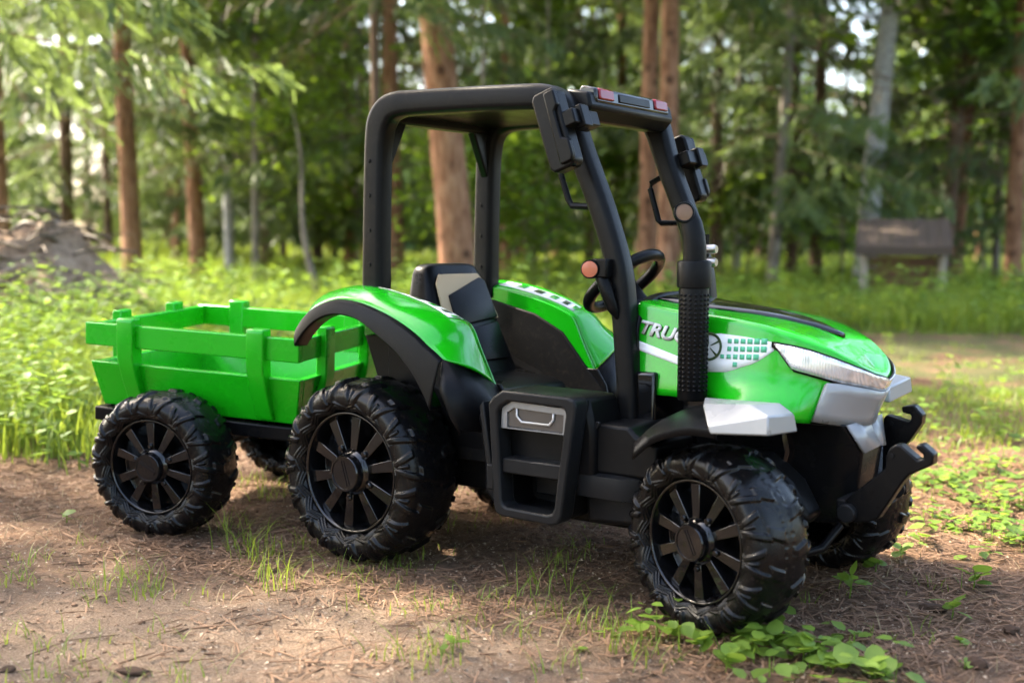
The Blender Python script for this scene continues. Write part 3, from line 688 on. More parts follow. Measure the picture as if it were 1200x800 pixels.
# ------------------------------------------------------------------ ground
rng = np.random.default_rng(7); random.seed(7)
CP = np.array([CAM_P.x, CAM_P.y])
def LD(l, d): return CP[0]+l*RGT[0]+d*FWD[0], CP[1]+l*RGT[1]+d*FWD[1]        # sideways and away from the viewpoint, in metres
def toLD(x, y): return (x-CP[0])*RGT[0]+(y-CP[1])*RGT[1], (x-CP[0])*FWD[0]+(y-CP[1])*FWD[1]
wv_ = [(rng.uniform(0, 2*np.pi), rng.uniform(0, 2*np.pi)) for _ in range(40)]
def waves(x, y, fr, i0, n=6):
    s_ = 0
    for k in range(n):
        a, p = wv_[(i0+k) % 40]; s_ = s_+np.sin((x*np.cos(a)+y*np.sin(a))*fr*(1+.35*k)+p)
    return s_/n
contacts = [(0, -.285, 0), (0, .285, 0), (.815, -.274, 0), (.815, .274, 0), (-.528, -.420, .006), (-.70, .15, .030)]
def ground_z(x, y):
    l, d = toLD(x, y); dist = np.hypot(l, d)
    far = sstep(4, 14, dist)
    z = .012*waves(x, y, 3.0, 0)+.007*waves(x, y, 11., 6)+.0045*waves(x, y, 34., 12)+.0030*waves(x, y, 80., 18)
    z = z*(1-.3*far)+far*.05*waves(x, y, .5, 24)
    for cx, cy, cz in contacts:
        w_ = np.exp(-((x-cx)**2+(y-cy)**2)/(2*.13**2)); z = z*(1-w_)+cz*w_
    z = z+.30*sstep(9, 22, dist)*sstep(-2, -9, l)                # the ground rises a little towards the left wood
    return z
def axis_samples(fine0, fine1, step, lo, hi, g=1.13):
    a = list(np.arange(fine0, fine1, step)); st = step; x = fine1; 
    while x < hi: a.append(x); st *= g; x += st
    a.append(hi); st = step; x = fine0; b = []
    while x > lo: x -= st; st *= g; b.append(max(x, lo))
    return np.array(sorted(set(b+a)))
dl = axis_samples(-1.9, 1.9, .022, -140, 140); dd = axis_samples(.9, 4.6, .022, -120, 160)
Lg, Dg = np.meshgrid(dl, dd, indexing='ij'); Xg, Yg = LD(Lg, Dg); Zg = ground_z(Xg, Yg)
nl, nd = Lg.shape
ii, jj = np.meshgrid(np.arange(nl-1), np.arange(nd-1), indexing='ij')
Fg = np.stack([ii*nd+jj, (ii+1)*nd+jj, (ii+1)*nd+jj+1, ii*nd+jj+1], -1).reshape(-1, 4)

def vmath(t, op, a, b=None):
    n = N(t, 'ShaderNodeMath', operation=op)
    for k, q in enumerate((a, b)):
        if q is None: continue
        if isinstance(q, (int, float)): n.inputs[k].default_value = q
        else: t.links.new(q, n.inputs[k])
    return n.outputs[0]
def noise(t, vec, sc, det=4, rough=.55, dist=0):
    n = N(t, 'ShaderNodeTexNoise'); n.inputs['Scale'].default_value = sc; n.inputs['Detail'].default_value = det; n.inputs['Roughness'].default_value = rough; n.inputs['Distortion'].default_value = dist
    t.links.new(vec, n.inputs['Vector']); return n.outputs['Fac']
def ramp(t, fac, stops):
    c = N(t, 'ShaderNodeValToRGB'); cr = c.color_ramp
    while len(cr.elements) < len(stops): cr.elements.new(.5)
    for e, (p, q) in zip(cr.elements, stops): e.position = p; e.color = (*q, 1) if len(q) == 3 else q
    t.links.new(fac, c.inputs[0]); return c.outputs[0]
def mixc(t, fac, a, b):
    m_ = N(t, 'ShaderNodeMix', data_type='RGBA')
    for k, q in (('Factor', fac), ('A', a), ('B', b)):
        if isinstance(q, (int, float)): m_.inputs[k].default_value = q
        elif isinstance(q, tuple): m_.inputs[k].default_value = (*q, 1)
        else: t.links.new(q, m_.inputs[k])
    return m_.outputs['Result']
def ground_mat():
    m_, t, b = mat_new('forest_floor'); g = N(t, 'ShaderNodeNewGeometry'); P = g.outputs['Position']
    big = noise(t, P, 1.1, 4, .6); mid = noise(t, P, 5, 6, .65); fine = noise(t, P, 42, 9, .78); vf = noise(t, P, 260, 4, .7)
    litter = ramp(t, fine, [(.28, (.022, .012, .007)), (.42, (.078, .040, .021)), (.55, (.165, .090, .050)), (.72, (.36, .23, .14))])
    sand = ramp(t, vf, [(.30, (.10, .064, .042)), (.5, (.27, .188, .125)), (.75, (.48, .37, .27))])
    msk = N(t, 'ShaderNodeMapRange'); msk.inputs['From Min'].default_value = .44; msk.inputs['From Max'].default_value = .60
    mm = vmath(t, 'ADD', vmath(t, 'MULTIPLY', big, .6), vmath(t, 'MULTIPLY', mid, .4)); t.links.new(mm, msk.inputs['Value'])
    # pale sandy patch of the track in front of the trailer, and a worn spot beside the step
    def lin_(vx, vy, c0): return vmath(t, 'ADD', vmath(t, 'ADD', vmath(t, 'MULTIPLY', sp.outputs['X'], float(vx)), vmath(t, 'MULTIPLY', sp.outputs['Y'], float(vy))), float(c0))
    sp = N(t, 'ShaderNodeSeparateXYZ'); t.links.new(P, sp.inputs[0]); wob = vmath(t, 'MULTIPLY', vmath(t, 'SUBTRACT', mid, .5), 1.3)
    dep = vmath(t, 'ADD', lin_(FWD[0], FWD[1], -(CP @ FWD)), wob); sid = vmath(t, 'ADD', lin_(RGT[0], RGT[1], -(CP @ RGT)), wob)
    tr = N(t, 'ShaderNodeMapRange'); tr.interpolation_type = 'SMOOTHSTEP'; tr.inputs['From Min'].default_value = 2.55; tr.inputs['From Max'].default_value = 2.05; t.links.new(dep, tr.inputs['Value'])
    xb = N(t, 'ShaderNodeMapRange'); xb.interpolation_type = 'SMOOTHSTEP'; xb.inputs['From Min'].default_value = .40; xb.inputs['From Max'].default_value = -.05; t.links.new(sid, xb.inputs['Value'])
    trk = vmath(t, 'MULTIPLY', tr.outputs[0], xb.outputs[0])
    f = vmath(t, 'MINIMUM', vmath(t, 'ADD', vmath(t, 'MULTIPLY', msk.outputs[0], .30), vmath(t, 'MULTIPLY', trk, .80)), 1.0)
    col = mixc(t, f, litter, sand)
    soil = ramp(t, noise(t, P, 14, 6, .7), [(.52, (0, 0, 0)), (.68, (1, 1, 1))]); col = mixc(t, vmath(t, 'MULTIPLY', soil, .35), col, (.040, .026, .017))
    # moss and turf away from the track
    cam_d = N(t, 'ShaderNodeVectorMath', operation='DISTANCE'); t.links.new(P, cam_d.inputs[0]); cam_d.inputs[1].default_value = (.3, -.2, 0)
    mo = N(t, 'ShaderNodeMapRange'); mo.inputs['From Min'].default_value = 2.0; mo.inputs['From Max'].default_value = 4.0; t.links.new(cam_d.outputs['Value'], mo.inputs['Value'])
    gm = ramp(t, noise(t, P, 2.2, 5, .6), [(.38, (0, 0, 0)), (.52, (1, 1, 1))])
    fg_ = N(t, 'ShaderNodeMapRange'); fg_.inputs['From Min'].default_value = 11; fg_.inputs['From Max'].default_value = 17; t.links.new(cam_d.outputs['Value'], fg_.inputs['Value'])
    col = mixc(t, vmath(t, 'MULTIPLY', mo.outputs[0], vmath(t, 'MAXIMUM', vmath(t, 'MULTIPLY', gm, .8), vmath(t, 'MULTIPLY', fg_.outputs[0], .85))), col, ramp(t, fine, [(.3, (.020, .030, .008)), (.7, (.085, .11, .028))]))
    t.links.new(col, b.inputs['Base Color']); b.inputs['Roughness'].default_value = .92; b.inputs['Specular IOR Level'].default_value = .2
    bp_ = N(t, 'ShaderNodeBump'); bp_.inputs['Strength'].default_value = 1.0; bp_.inputs['Distance'].default_value = .020
    hh = vmath(t, 'ADD', vmath(t, 'MULTIPLY', fine, .7), vmath(t, 'MULTIPLY', vf, .35)); t.links.new(hh, bp_.inputs['Height']); t.links.new(bp_.outputs[0], b.inputs['Normal'])
    return m_
GROUND = ground_mat()
go = link('ground', fast_mesh('ground', np.stack([Xg, Yg, Zg], -1).reshape(-1, 3), Fg, GROUND, smooth=True)); tag(go, kind='structure')

# ------------------------------------------------------------------ plant materials
def leaf_mat(name, c0, c1, trans, tcol, rough=.5, scale=1.5, objvar=.5):
    m_, t, b = mat_new(name); g = N(t, 'ShaderNodeNewGeometry'); oi = N(t, 'ShaderNodeObjectInfo')
    isl = g.outputs['Random Per Island']
    n = noise(t, g.outputs['Position'], scale, 3, .5)
    f = vmath(t, 'ADD', vmath(t, 'MULTIPLY', isl, .5), vmath(t, 'ADD', vmath(t, 'MULTIPLY', n, .6), vmath(t, 'MULTIPLY', vmath(t, 'SUBTRACT', oi.outputs['Random'], .6), objvar)))
    cl = N(t, 'ShaderNodeClamp'); t.links.new(f, cl.inputs[0])
    col = mixc(t, cl.outputs[0], c0, c1)
    t.links.new(col, b.inputs['Base Color']); b.inputs['Roughness'].default_value = rough; b.inputs['Specular IOR Level'].default_value = .35
    tr = N(t, 'ShaderNodeBsdfTranslucent'); t.links.new(mixc(t, cl.outputs[0], tuple(q*.6 for q in tcol), tcol), tr.inputs['Color'])
    mx = N(t, 'ShaderNodeMixShader'); mx.inputs[0].default_value = trans
    t.links.new(b.outputs[0], mx.inputs[1]); t.links.new(tr.outputs[0], mx.inputs[2]); t.links.new(mx.outputs[0], t.nodes['Material Output'].inputs['Surface'])
    return m_
NEEDLE = leaf_mat('spruce_needles', (.026, .054, .020), (.115, .165, .055), .40, (.24, .33, .08))
DEADTWIG = leaf_mat('dry_twigs', (.07, .048, .03), (.22, .16, .10), .10, (.2, .14, .08))
LEAF = leaf_mat('fresh_leaves', (.05, .11, .012), (.17, .27, .03), .45, (.32, .46, .04))
GRASS = leaf_mat('grass_blades', (.025, .065, .008), (.19, .28, .032), .42, (.36, .46, .05), scale=.8, objvar=0)
DRYGRASS = leaf_mat('dry_grass', (.18, .12, .06), (.42, .33, .18), .25, (.35, .28, .14), scale=.8, objvar=0)
WEED = leaf_mat('weed_leaves', (.022, .060, .010), (.19, .30, .04), .42, (.30, .45, .05), scale=1.2, objvar=.2)
LITTER = leaf_mat('needle_litter', (.060, .029, .015), (.27, .155, .088), .05, (.2, .14, .08), rough=.8, scale=3, objvar=0)
CHIPS = leaf_mat('wood_chips', (.16, .10, .06), (.62, .48, .34), .0, (.2, .14, .08), rough=.85, scale=3, objvar=0)
def bark_mat(name, c0, c1, c2, sc=1.0, birch=False):
    m_, t, b = mat_new(name); g = N(t, 'ShaderNodeNewGeometry'); P = g.outputs['Position']
    mp = N(t, 'ShaderNodeMapping'); mp.inputs['Scale'].default_value = (1, 1, .25) if not birch else (1, 1, 3.); t.links.new(P, mp.inputs['Vector'])
    n1 = noise(t, mp.outputs[0], 18*sc, 6, .65, .4); n2 = noise(t, P, 4*sc, 4, .6)
    col = ramp(t, n1, [(.30, c0), (.48, c1), (.72, c2)])
    vo = N(t, 'ShaderNodeTexVoronoi'); vo.inputs['Scale'].default_value = 4.5*sc; t.links.new(P, vo.inputs['Vector'])
    kn = ramp(t, vo.outputs['Distance'], [(.14, (1, 1, 1)), (.26, (0, 0, 0))]); col = mixc(t, vmath(t, 'MULTIPLY', kn, .75), col, tuple(q*.35 for q in c0))
    col = mixc(t, vmath(t, 'MULTIPLY', n2, .35), col, c0)
    oi = N(t, 'ShaderNodeObjectInfo'); t.links.new(col, b.inputs['Base Color']); b.inputs['Roughness'].default_value = .9; b.inputs['Specular IOR Level'].default_value = .2
    bp_ = N(t, 'ShaderNodeBump'); bp_.inputs['Strength'].default_value = .8; bp_.inputs['Distance'].default_value = .03; t.links.new(n1, bp_.inputs['Height']); t.links.new(bp_.outputs[0], b.inputs['Normal'])
    return m_
BARK = bark_mat('spruce_bark', (.080, .036, .020), (.29, .142, .080), (.47, .275, .17))
BARKD = bark_mat('dark_spruce_bark', (.045, .028, .019), (.13, .080, .052), (.24, .16, .11))
BARKG = bark_mat('grey_bark', (.09, .075, .06), (.22, .185, .15), (.36, .31, .26))
BIRCH = bark_mat('birch_bark', (.10, .09, .085), (.48, .46, .44), (.66, .64, .62), .7, True)

# ------------------------------------------------------------------ trees
def quads_from(c, a, b):
    """quads centred at c with half axes a, b (all n,3)"""
    V = np.stack([c-a-b, c+a-b, c+a+b, c-a+b], 1).reshape(-1, 3); F = np.arange(len(V)).reshape(-1, 4); return V, F
def unit(v): return v/(np.linalg.norm(v, axis=-1, keepdims=True)+1e-9)
def tubes_np(paths, rads, seg=5):
    Vs, Fs, b = [], [], 0
    for p, r_ in zip(paths, rads):
        p = np.asarray(p); n = len(p); t_ = np.gradient(p, axis=0); t_ = unit(t_)
        ref = np.where(np.abs(t_[:, 2:3]) > .9, np.array([[1., 0, 0]]), np.array([[0, 0, 1.]])); a = unit(np.cross(t_, ref)); c = np.cross(t_, a)
        an = np.arange(seg)*2*np.pi/seg
        V = p[:, None]+(a[:, None]*np.cos(an)[None, :, None]+c[:, None]*np.sin(an)[None, :, None])*np.asarray(r_)[:, None, None]
        i, j = np.meshgrid(np.arange(n-1), np.arange(seg), indexing='ij'); j2 = (j+1) % seg
        F = np.stack([i*seg+j, i*seg+j2, (i+1)*seg+j2, (i+1)*seg+j], -1).reshape(-1, 4)
        Vs.append(V.reshape(-1, 3)); Fs.append(F+b); b += n*seg
    return np.concatenate(Vs), np.concatenate(Fs)
def spruce_crown(seed, z0, H, rb, nb, dead=0., q=10, lowboost=1.0):
    """boughs with hanging twigs, needle sprays as small faces; returns a mesh with needle, dry-twig and bark slots"""
    g = np.random.default_rng(seed); C, A, B, MI = [], [], [], []; paths, rads = [], []
    for i in range(nb):
        f = (i+g.uniform())/nb; f = f**1.25; z = z0+(H-.4-z0)*f; az = i*2.399+g.uniform(-.4, .4)
        L = rb*(1-f)**.75*g.uniform(.7, 1.15)+.25; droop = g.uniform(.18, .45)*L*(1-.6*f)
        isdead = g.uniform() < dead*(1-f*2.5)
        s_ = np.linspace(0, 1, 7); e = np.array([math.cos(az), math.sin(az), 0]); sd = np.array([-math.sin(az), math.cos(az), 0])
        bend = g.uniform(-.15, .15)*L
        path = e[None]*(s_*L)[:, None]+sd[None]*(bend*s_**2)[:, None]; path[:, 2] += z-droop*s_**1.5+.12*L*s_**4
        paths.append(path); rads.append(.009*(1-s_*.85)*(L/2+.3))
        nt_ = int((10 if isdead else 24)*(.35+L/2.)*lowboost) if f < .55 else int(12*(.4+L/2.))
        st = g.uniform(.12, 1, nt_); base = np.stack([np.interp(st, s_, path[:, k]) for k in range(3)], 1)
        sgn = np.where(g.uniform(size=nt_) < .5, -1, 1)
        tl = (.16+.30*L*(1-st)**.7*g.uniform(.5, 1.1, nt_))
        td = unit(e[None]*g.uniform(.3, .9, (nt_, 1))+sd[None]*(sgn*g.uniform(.4, 1.1, nt_))[:, None]+np.array([0, 0, -1.])[None]*g.uniform(.15, .85, (nt_, 1)))
        qn = 4 if isdead else q
        u_ = g.uniform(0, 1, (nt_, qn)); c = base[:, None]+td[:, None]*(u_*tl[:, None])[..., None]; c[..., 2] -= (.25*tl[:, None]*u_**2)
        c = c+g.normal(0, .018, c.shape)
        a = unit(td[:, None]+np.array([0, 0, -.35])+g.normal(0, .28, c.shape)); b = unit(np.cross(a, g.normal(0, 1, c.shape)))
        la = g.uniform(.05, .11, (nt_, qn, 1)); lb = g.uniform(.005, .011, (nt_, qn, 1)) if not isdead else np.full((nt_, qn, 1), .004)
        if f > .5: la = la*1.5; lb = lb*3.6
        C.append(c.reshape(-1, 3)); A.append((a*la).reshape(-1, 3)); B.append((b*lb).reshape(-1, 3)); MI.append(np.full(nt_*qn, 1 if isdead else 0))
    V, F = quads_from(np.concatenate(C), np.concatenate(A), np.concatenate(B)); MI = np.concatenate(MI)
    V2, F2 = tubes_np(paths, rads, 4)
    return fast_mesh('crown', np.concatenate([V, V2]), np.concatenate([F, F2+len(V)]), [NEEDLE, DEADTWIG, BARKD], np.concatenate([MI, np.full(len(F2), 2)]))
def leafy_crown(seed, z0, H, rad, n, size, mat, nbr=14):
    g = np.random.default_rng(seed); paths, rads = [], []; tips = []
    for i in range(nbr):
        f = g.uniform(.15, 1); z = z0+(H-z0)*f*.8; az = g.uniform(0, 6.28); L = rad*g.uniform(.6, 1)*(1-.5*f)
        s_ = np.linspace(0, 1, 5); p = np.stack([np.cos(az)*s_*L, np.sin(az)*s_*L, z+s_**1.3*L*g.uniform(.2, .7)], 1); paths.append(p); rads.append(.012*(1-.8*s_)); tips.append(p)
    tips = np.concatenate([t_[2:] for t_ in tips]); c = tips[g.integers(0, len(tips), n)]+g.normal(0, rad*.17, (n, 3))
    a = unit(g.normal(0, 1, (n, 3))*[1, 1, .45]); b = unit(np.cross(a, g.normal(0, .5, (n, 3))+[0, 0, 1]))
    sz = g.uniform(.6, 1.2, (n, 1))*size; V, F = quads_from(c, a*sz, b*sz*.62); V2, F2 = tubes_np(paths, rads, 4)
    return fast_mesh('crown', np.concatenate([V, V2]), np.concatenate([F, F2+len(V)]), [mat, BARKG], np.concatenate([np.zeros(len(F)), np.ones(len(F2))]))
def trunk_mesh(seed, mat, H=14, taper=.9, bend=.10, flare=.35):
    """unit base radius 1 -> scaled; height in metres"""
    g = np.random.default_rng(seed); n, seg = 30, 18; z = np.concatenate([np.linspace(-.3, 1.2, 9), np.linspace(1.6, H, n-9)])
    an = np.arange(seg)*2*np.pi/seg; V = np.zeros((n, seg, 3)); ph = g.uniform(0, 6.28, 8)
    for i in range(n):
        f = max(z[i], 0)/H; r_ = (1-taper*f)*(1+flare*np.exp(-max(z[i], 0)/.22)*(.7+.3*np.sin(an*5+ph[0])))+.05*np.sin(an*3+ph[1]+z[i]*1.3)*.6+.03*np.sin(an*7+z[i]*4+ph[2])
        V[i, :, 0] = np.cos(an)*r_; V[i, :, 1] = np.sin(an)*r_; V[i, :, 2] = z[i]
    offx = bend*np.sin(z*.5+ph[3])*np.clip(z/3, 0, 1); V[:, :, 0] += offx[:, None]*3
    i, j = np.meshgrid(np.arange(n-1), np.arange(seg), indexing='ij'); j2 = (j+1) % seg
    F = np.stack([i*seg+j, i*seg+j2, (i+1)*seg+j2, (i+1)*seg+j], -1).reshape(-1, 4)
    return fast_mesh('trunk', V.reshape(-1, 3), F, mat, smooth=True)
TRUNKS = {'bark': [trunk_mesh(s_, BARK) for s_ in (1, 2, 3)], 'dark': [trunk_mesh(s_, BARKD) for s_ in (4, 5)], 'grey': [trunk_mesh(6, BARKG, bend=.3)], 'birch': [trunk_mesh(7, BIRCH, bend=.15)]}
CROWNS = {'low': [spruce_crown(s_, 1.15, 13.5, 2.3, 60, .15, 14) for s_ in (11, 12, 13)],
          'mid': [spruce_crown(s_, 2.0, 14, 2.3, 62, .35, 14) for s_ in (21, 22, 23)],
          'high': [spruce_crown(s_, 3.6, 14.3, 2.2, 70, .5, 10) for s_ in (31, 32)],
          'dry': [spruce_crown(s_, 1.5, 14, 2.2, 70, .8, 12) for s_ in (41, 42)],
          'leafy': [leafy_crown(s_, 1.2, 6.5, 2.0, 5200, .055, LEAF, 26) for s_ in (51, 52)],
          'bush': [leafy_crown(s_, .25, 2.0, .95, 1900, .042, LEAF, 22) for s_ in (61, 62)]}
ti = [0]
def tree(name, l, d, r_, label, crown='mid', bark='bark', lean=0., leand=0., sc=1., rot=None, group=None, cat='tree'):
    x, y = LD(l, d); z = float(ground_z(x, y)); k = ti[0]; ti[0] += 1
    e = empty(name, (x, y, z)); q = Matrix.Rotation(lean, 4, Vector((FWD[0], FWD[1], 0))) @ Matrix.Rotation(leand, 4, Vector((RGT[0], RGT[1], 0)))
    e.rotation_euler = q.to_euler()
    tr = link('trunk', TRUNKS[bark][k % len(TRUNKS[bark])], e); tr.scale = (r_, r_, sc); tr.rotation_euler = (0, 0, random.uniform(0, 6.28))
    if crown:
        c = link('crown', CROWNS[crown][k % len(CROWNS[crown])], e); c.scale = (sc, sc, sc); c.rotation_euler = (0, 0, rot if rot is not None else random.uniform(0, 6.28))
    return tag(e, label, cat, group)
def atpx(px, d): return (px-600)/1400*d
def T(px, d, wpx, *a, **k): return tree('spruce_tree', atpx(px, d), d, wpx/1400*d/2, *a, **k)
T(4, 14, 24, 'stout orange-brown spruce trunk cut by the left picture edge', 'high', lean=-.03)
T(157, 15, 23, 'pale spruce trunk rising behind the earth mound with sunlit drooping boughs', 'mid', lean=-.02, rot=1.0)
T(234, 16.5, 20, 'brown spruce trunk right of the pale one behind the trailer', 'high', lean=-.03)
T(208, 21, 9, 'very thin brown spruce stem between two thicker trunks behind the trailer', 'high', sc=.8)
T(128, 22, 10, 'thin dark spruce stem left of the pale trunk behind the mound', 'low', 'dark', sc=.85)
T(270, 18, 12, 'slim pale grey tree stem above the rear of the trailer', 'mid', 'birch', lean=-.02)
T(372, 13, 10, 'slim leaning sapling trunk above the tractor rear fender', None, 'grey', lean=-.13, sc=.16)
T(410, 21, 15, 'reddish spruce trunk standing left of the cab rear pillar', 'low')
T(463, 15, 22, 'spruce trunk seen just inside the cab rear opening', 'mid', lean=-.01)
T(540, 11.5, 44, 'thick knotty spruce trunk leaning left, seen through the rear of the cab', 'high', lean=-.075)
T(592, 18, 12, 'thin pale spruce trunk beside the far rear cab pillar', 'mid')
T(758, 13.0, 22, 'left one of the two close spruce trunks behind the front of the cab', 'high', lean=.005)
T(782, 12.6, 25, 'right one of the two close orange spruce trunks behind the front of the cab', 'high', lean=-.01)
T(724, 20, 14, 'pale thin spruce trunk seen through the cab windscreen opening', 'mid')
T(903, 15, 14, 'slim grey trunk leaning right above the tractor bonnet', 'dry', 'grey', lean=.05)
T(926, 19, 13, 'dark spruce trunk right of the slim grey one above the bonnet', 'dry', 'dark')
T(862, 21, 10, 'pale slender trunk far behind the exhaust', 'dry', 'birch')
tree('birch_tree', atpx(1010, 15.6), 15.6, .14, 'white birch trunk leaning right behind the small wooden shelter', 'leafy', 'birch', lean=.075, sc=1.5)
T(1104, 16.5, 17, 'dark spruce trunk right behind the small wooden shelter', 'high', 'dark', lean=.04)
T(1118, 18, 14, 'sunlit orange spruce trunk right of the wooden shelter', 'mid', lean=.05)
T(1185, 15.5, 20, 'orange-brown spruce trunk near the right picture edge', 'mid')
T(1225, 17.5, 26, 'spruce whose boughs reach in from the right picture edge', 'low', 'dark')
T(690, 24, 12, 'spruce trunk deep in the wood behind the steering wheel', 'mid', 'dark')
T(312, 21, 14, 'dark bushy spruce behind the trailer front', 'low', 'dark', sc=.9)
T(838, 16.5, 15, 'drooping dry-twigged spruce behind the exhaust stack', 'dry', 'dark', sc=.95)
T(955, 19.5, 15, 'broad drooping spruce left of the wooden shelter', 'dry', 'dark', sc=1.15, rot=.4)
T(80, 18.5, 16, 'bushy spruce with pale sunlit boughs above the earth mound', 'low', 'dark', rot=2.0)
# boughs reaching in at the top come from trees standing just outside the picture
T(-150, 8.5, 20, 'spruce whose bough tips hang into the top left picture corner', 'mid', 'dark', sc=1.1)
T(1420, 10.5, 30, 'spruce beyond the right picture edge with hanging boughs', 'mid', 'dark', sc=1.05)
T(440, 10.5, 12, 'dark drooping spruce hanging over the cab roof from behind its rear pillar', 'high', 'dark', sc=.75, rot=.7)
far_l = 'slender dark spruce standing deep in the shaded wood'
for k in range(40):
    d = random.uniform(22, 46); px = 600+random.uniform(-680, 680)
    T(px, d, random.uniform(8, 14)*24/d, far_l, random.choice(['low', 'mid', 'low', 'dry']), random.choice(['dark', 'dark', 'bark']), lean=random.uniform(-.03, .03), sc=random.uniform(.85, 1.25), group='spruces deep in the wood')
# unseen trees added round the viewpoint to shade the tractor, mirrored in its paint
side_l = 'tall unseen spruce added beside the clearing for shade and reflections'
for l, d, cr, s_ in ((-4.35, 4.75, 'high', .92), (-5.6, 3.3, 'high', 1.0), (-6.8, 3.6, 'mid', 1.0), (-11, 3.5, 'low', 1.2), (9, 2, 'low', 1.0), (5, -10, 'low', 1.1), (-2.5, -12, 'mid', 1.1), (12, -6, 'low', 1.1), (-5.5, -7.5, 'low', 1.0), (1.2, -9.5, 'low', 1.0), (7.5, -4.5, 'mid', 1.0)):
    tree('spruce_tree', l, d, .15, side_l, cr, 'dark', sc=s_, group='added spruces around the clearing')
# leafy young trees and bushes
def B(px, d, sc_, label, crown='bush', group=None): return tree('leafy_bush', atpx(px, d), d, .018*sc_, label, crown, 'grey', sc=sc_, group=group, cat='bush')
B(565, 13.5, 1.25, 'lime green leafy bush seen through the middle of the cab')
B(640, 15, 1.1, 'sunlit leafy bush right of the lime one seen through the cab')
B(985, 19, 1.5, 'bright yellow-green bush left of the wooden shelter')
B(875, 17, 1.2, 'leafy bush behind the exhaust above the bonnet')
B(705, 19, 1.5, 'yellow-green bush behind the steering wheel in a sunlit gap')
B(930, 22, 1.8, 'sunlit lime bush between the dark trunks above the bonnet')
B(420, 20, 1.6, 'lime bush in a sunlit gap left of the cab rear pillar')
B(1150, 21, 1.6, 'sunlit bush behind the right of the shelter')
B(330, 22, 1.8, 'sunlit bush deep behind the trailer front corner')
tree('leafy_tree', atpx(300, 15), 15, .05, 'young broadleaf tree with fresh green leaves above the trailer', 'leafy', 'grey', sc=.85)
tree('leafy_tree', atpx(1165, 19), 19, .06, 'young broadleaf tree with lime leaves above the shelter on the right', 'leafy', 'grey', sc=1.0)
tree('leafy_tree', atpx(625, 20), 20, .06, 'tall young broadleaf tree behind the cab roof', 'leafy', 'grey', sc=1.1)
# the far edge of the wood, one mass
g = np.random.default_rng(99); n = 30000
ang = g.uniform(-.62, .62, n); dist = g.uniform(48, 62, n); hh = g.uniform(0, 1, n)**1.5*(8+3.5*np.sin(ang*23)+2*np.sin(ang*61+1)-3.0*sstep(-.1, -.35, ang))
cx, cy = LD(dist*np.sin(ang), dist*np.cos(ang)); c = np.stack([cx, cy, hh+.2*np.sin(ang*40)], 1)
a = unit(g.normal(0, 1, (n, 3))); b = unit(np.cross(a, g.normal(0, 1, (n, 3)))); V, F = quads_from(c, a*g.uniform(.15, .45, (n, 1)), b*g.uniform(.1, .3, (n, 1)))
tag(link('far_wood', fast_mesh('far_wood', V, F, [NEEDLE, LEAF], (g.uniform(size=n) < .25).astype(int))), 'dense green mass of the far edge of the wood', 'wood', kind='stuff')

# ------------------------------------------------------------------ mound, shelter
g = np.random.default_rng(5)
ml0, md0 = -2.78, 7.8
gl, gd = np.meshgrid(np.linspace(-2.2, 2.0, 60), np.linspace(-1.6, 1.6, 44), indexing='ij')
X, Y = LD(gl+ml0, gd+md0)
prof = np.exp(-((gl+.40)/.80)**2-(gd/.75)**2)*.84
Z = ground_z(X, Y)-.05+prof*(1+.22*waves(X, Y, 4.5, 3)+.12*waves(X, Y, 13, 9))
i, j = np.meshgrid(np.arange(59), np.arange(43), indexing='ij'); F = np.stack([i*44+j, (i+1)*44+j, (i+1)*44+j+1, i*44+j+1], -1).reshape(-1, 4)
def mound_mat():
    m_, t, b = mat_new('mound_earth'); gg = N(t, 'ShaderNodeNewGeometry'); P = gg.outputs['Position']; n1 = noise(t, P, 9, 8, .7); n2 = noise(t, P, 45, 5, .7)
    col = ramp(t, n1, [(.32, (.16, .095, .06)), (.5, (.46, .32, .22)), (.7, (.68, .53, .40))]); col = mixc(t, vmath(t, 'MULTIPLY', ramp(t, n2, [(.45, (0, 0, 0)), (.65, (1, 1, 1))]), .5), col, (.12, .075, .05))
    t.links.new(col, b.inputs['Base Color']); b.inputs['Roughness'].default_value = .95; bp_ = N(t, 'ShaderNodeBump'); bp_.inputs['Distance'].default_value = .05; t.links.new(n2, bp_.inputs['Height']); t.links.new(bp_.outputs[0], b.inputs['Normal'])
    return m_
MOUND = mound_mat()
mo = link('earth_mound', fast_mesh('earth_mound', np.stack([X, Y, Z], -1).reshape(-1, 3), F, MOUND, smooth=True)); tag(mo, kind='structure')
def brush(n=170):
    paths, rads = [], []
    for k in range(n):
        l, d = g.normal(-.3, .75), g.normal(-.3, .5); x, y = LD(ml0+l, md0+d); z = float(ground_z(x, y))+.84*math.exp(-((l+.40)/.80)**2-(d/.75)**2)+.02
        a = g.uniform(0, 6.28); L = g.uniform(.2, .6); e = np.array([math.cos(a), math.sin(a), g.uniform(-.15, .25)])*L
        paths.append(np.stack([np.array([x, y, z])+e*(s_-.5)+[0, 0, .05*math.sin(s_*3)] for s_ in np.linspace(0, 1, 4)])); rads.append(np.array([1, .9, .7, .4])*g.uniform(.006, .02))
    V, F = tubes_np(paths, rads, 5); return fast_mesh('brushwood', V, F, DEADTWIG)
tag(link('brushwood', brush()), 'dry brushwood heaped over the earth mound', 'brushwood', kind='stuff')

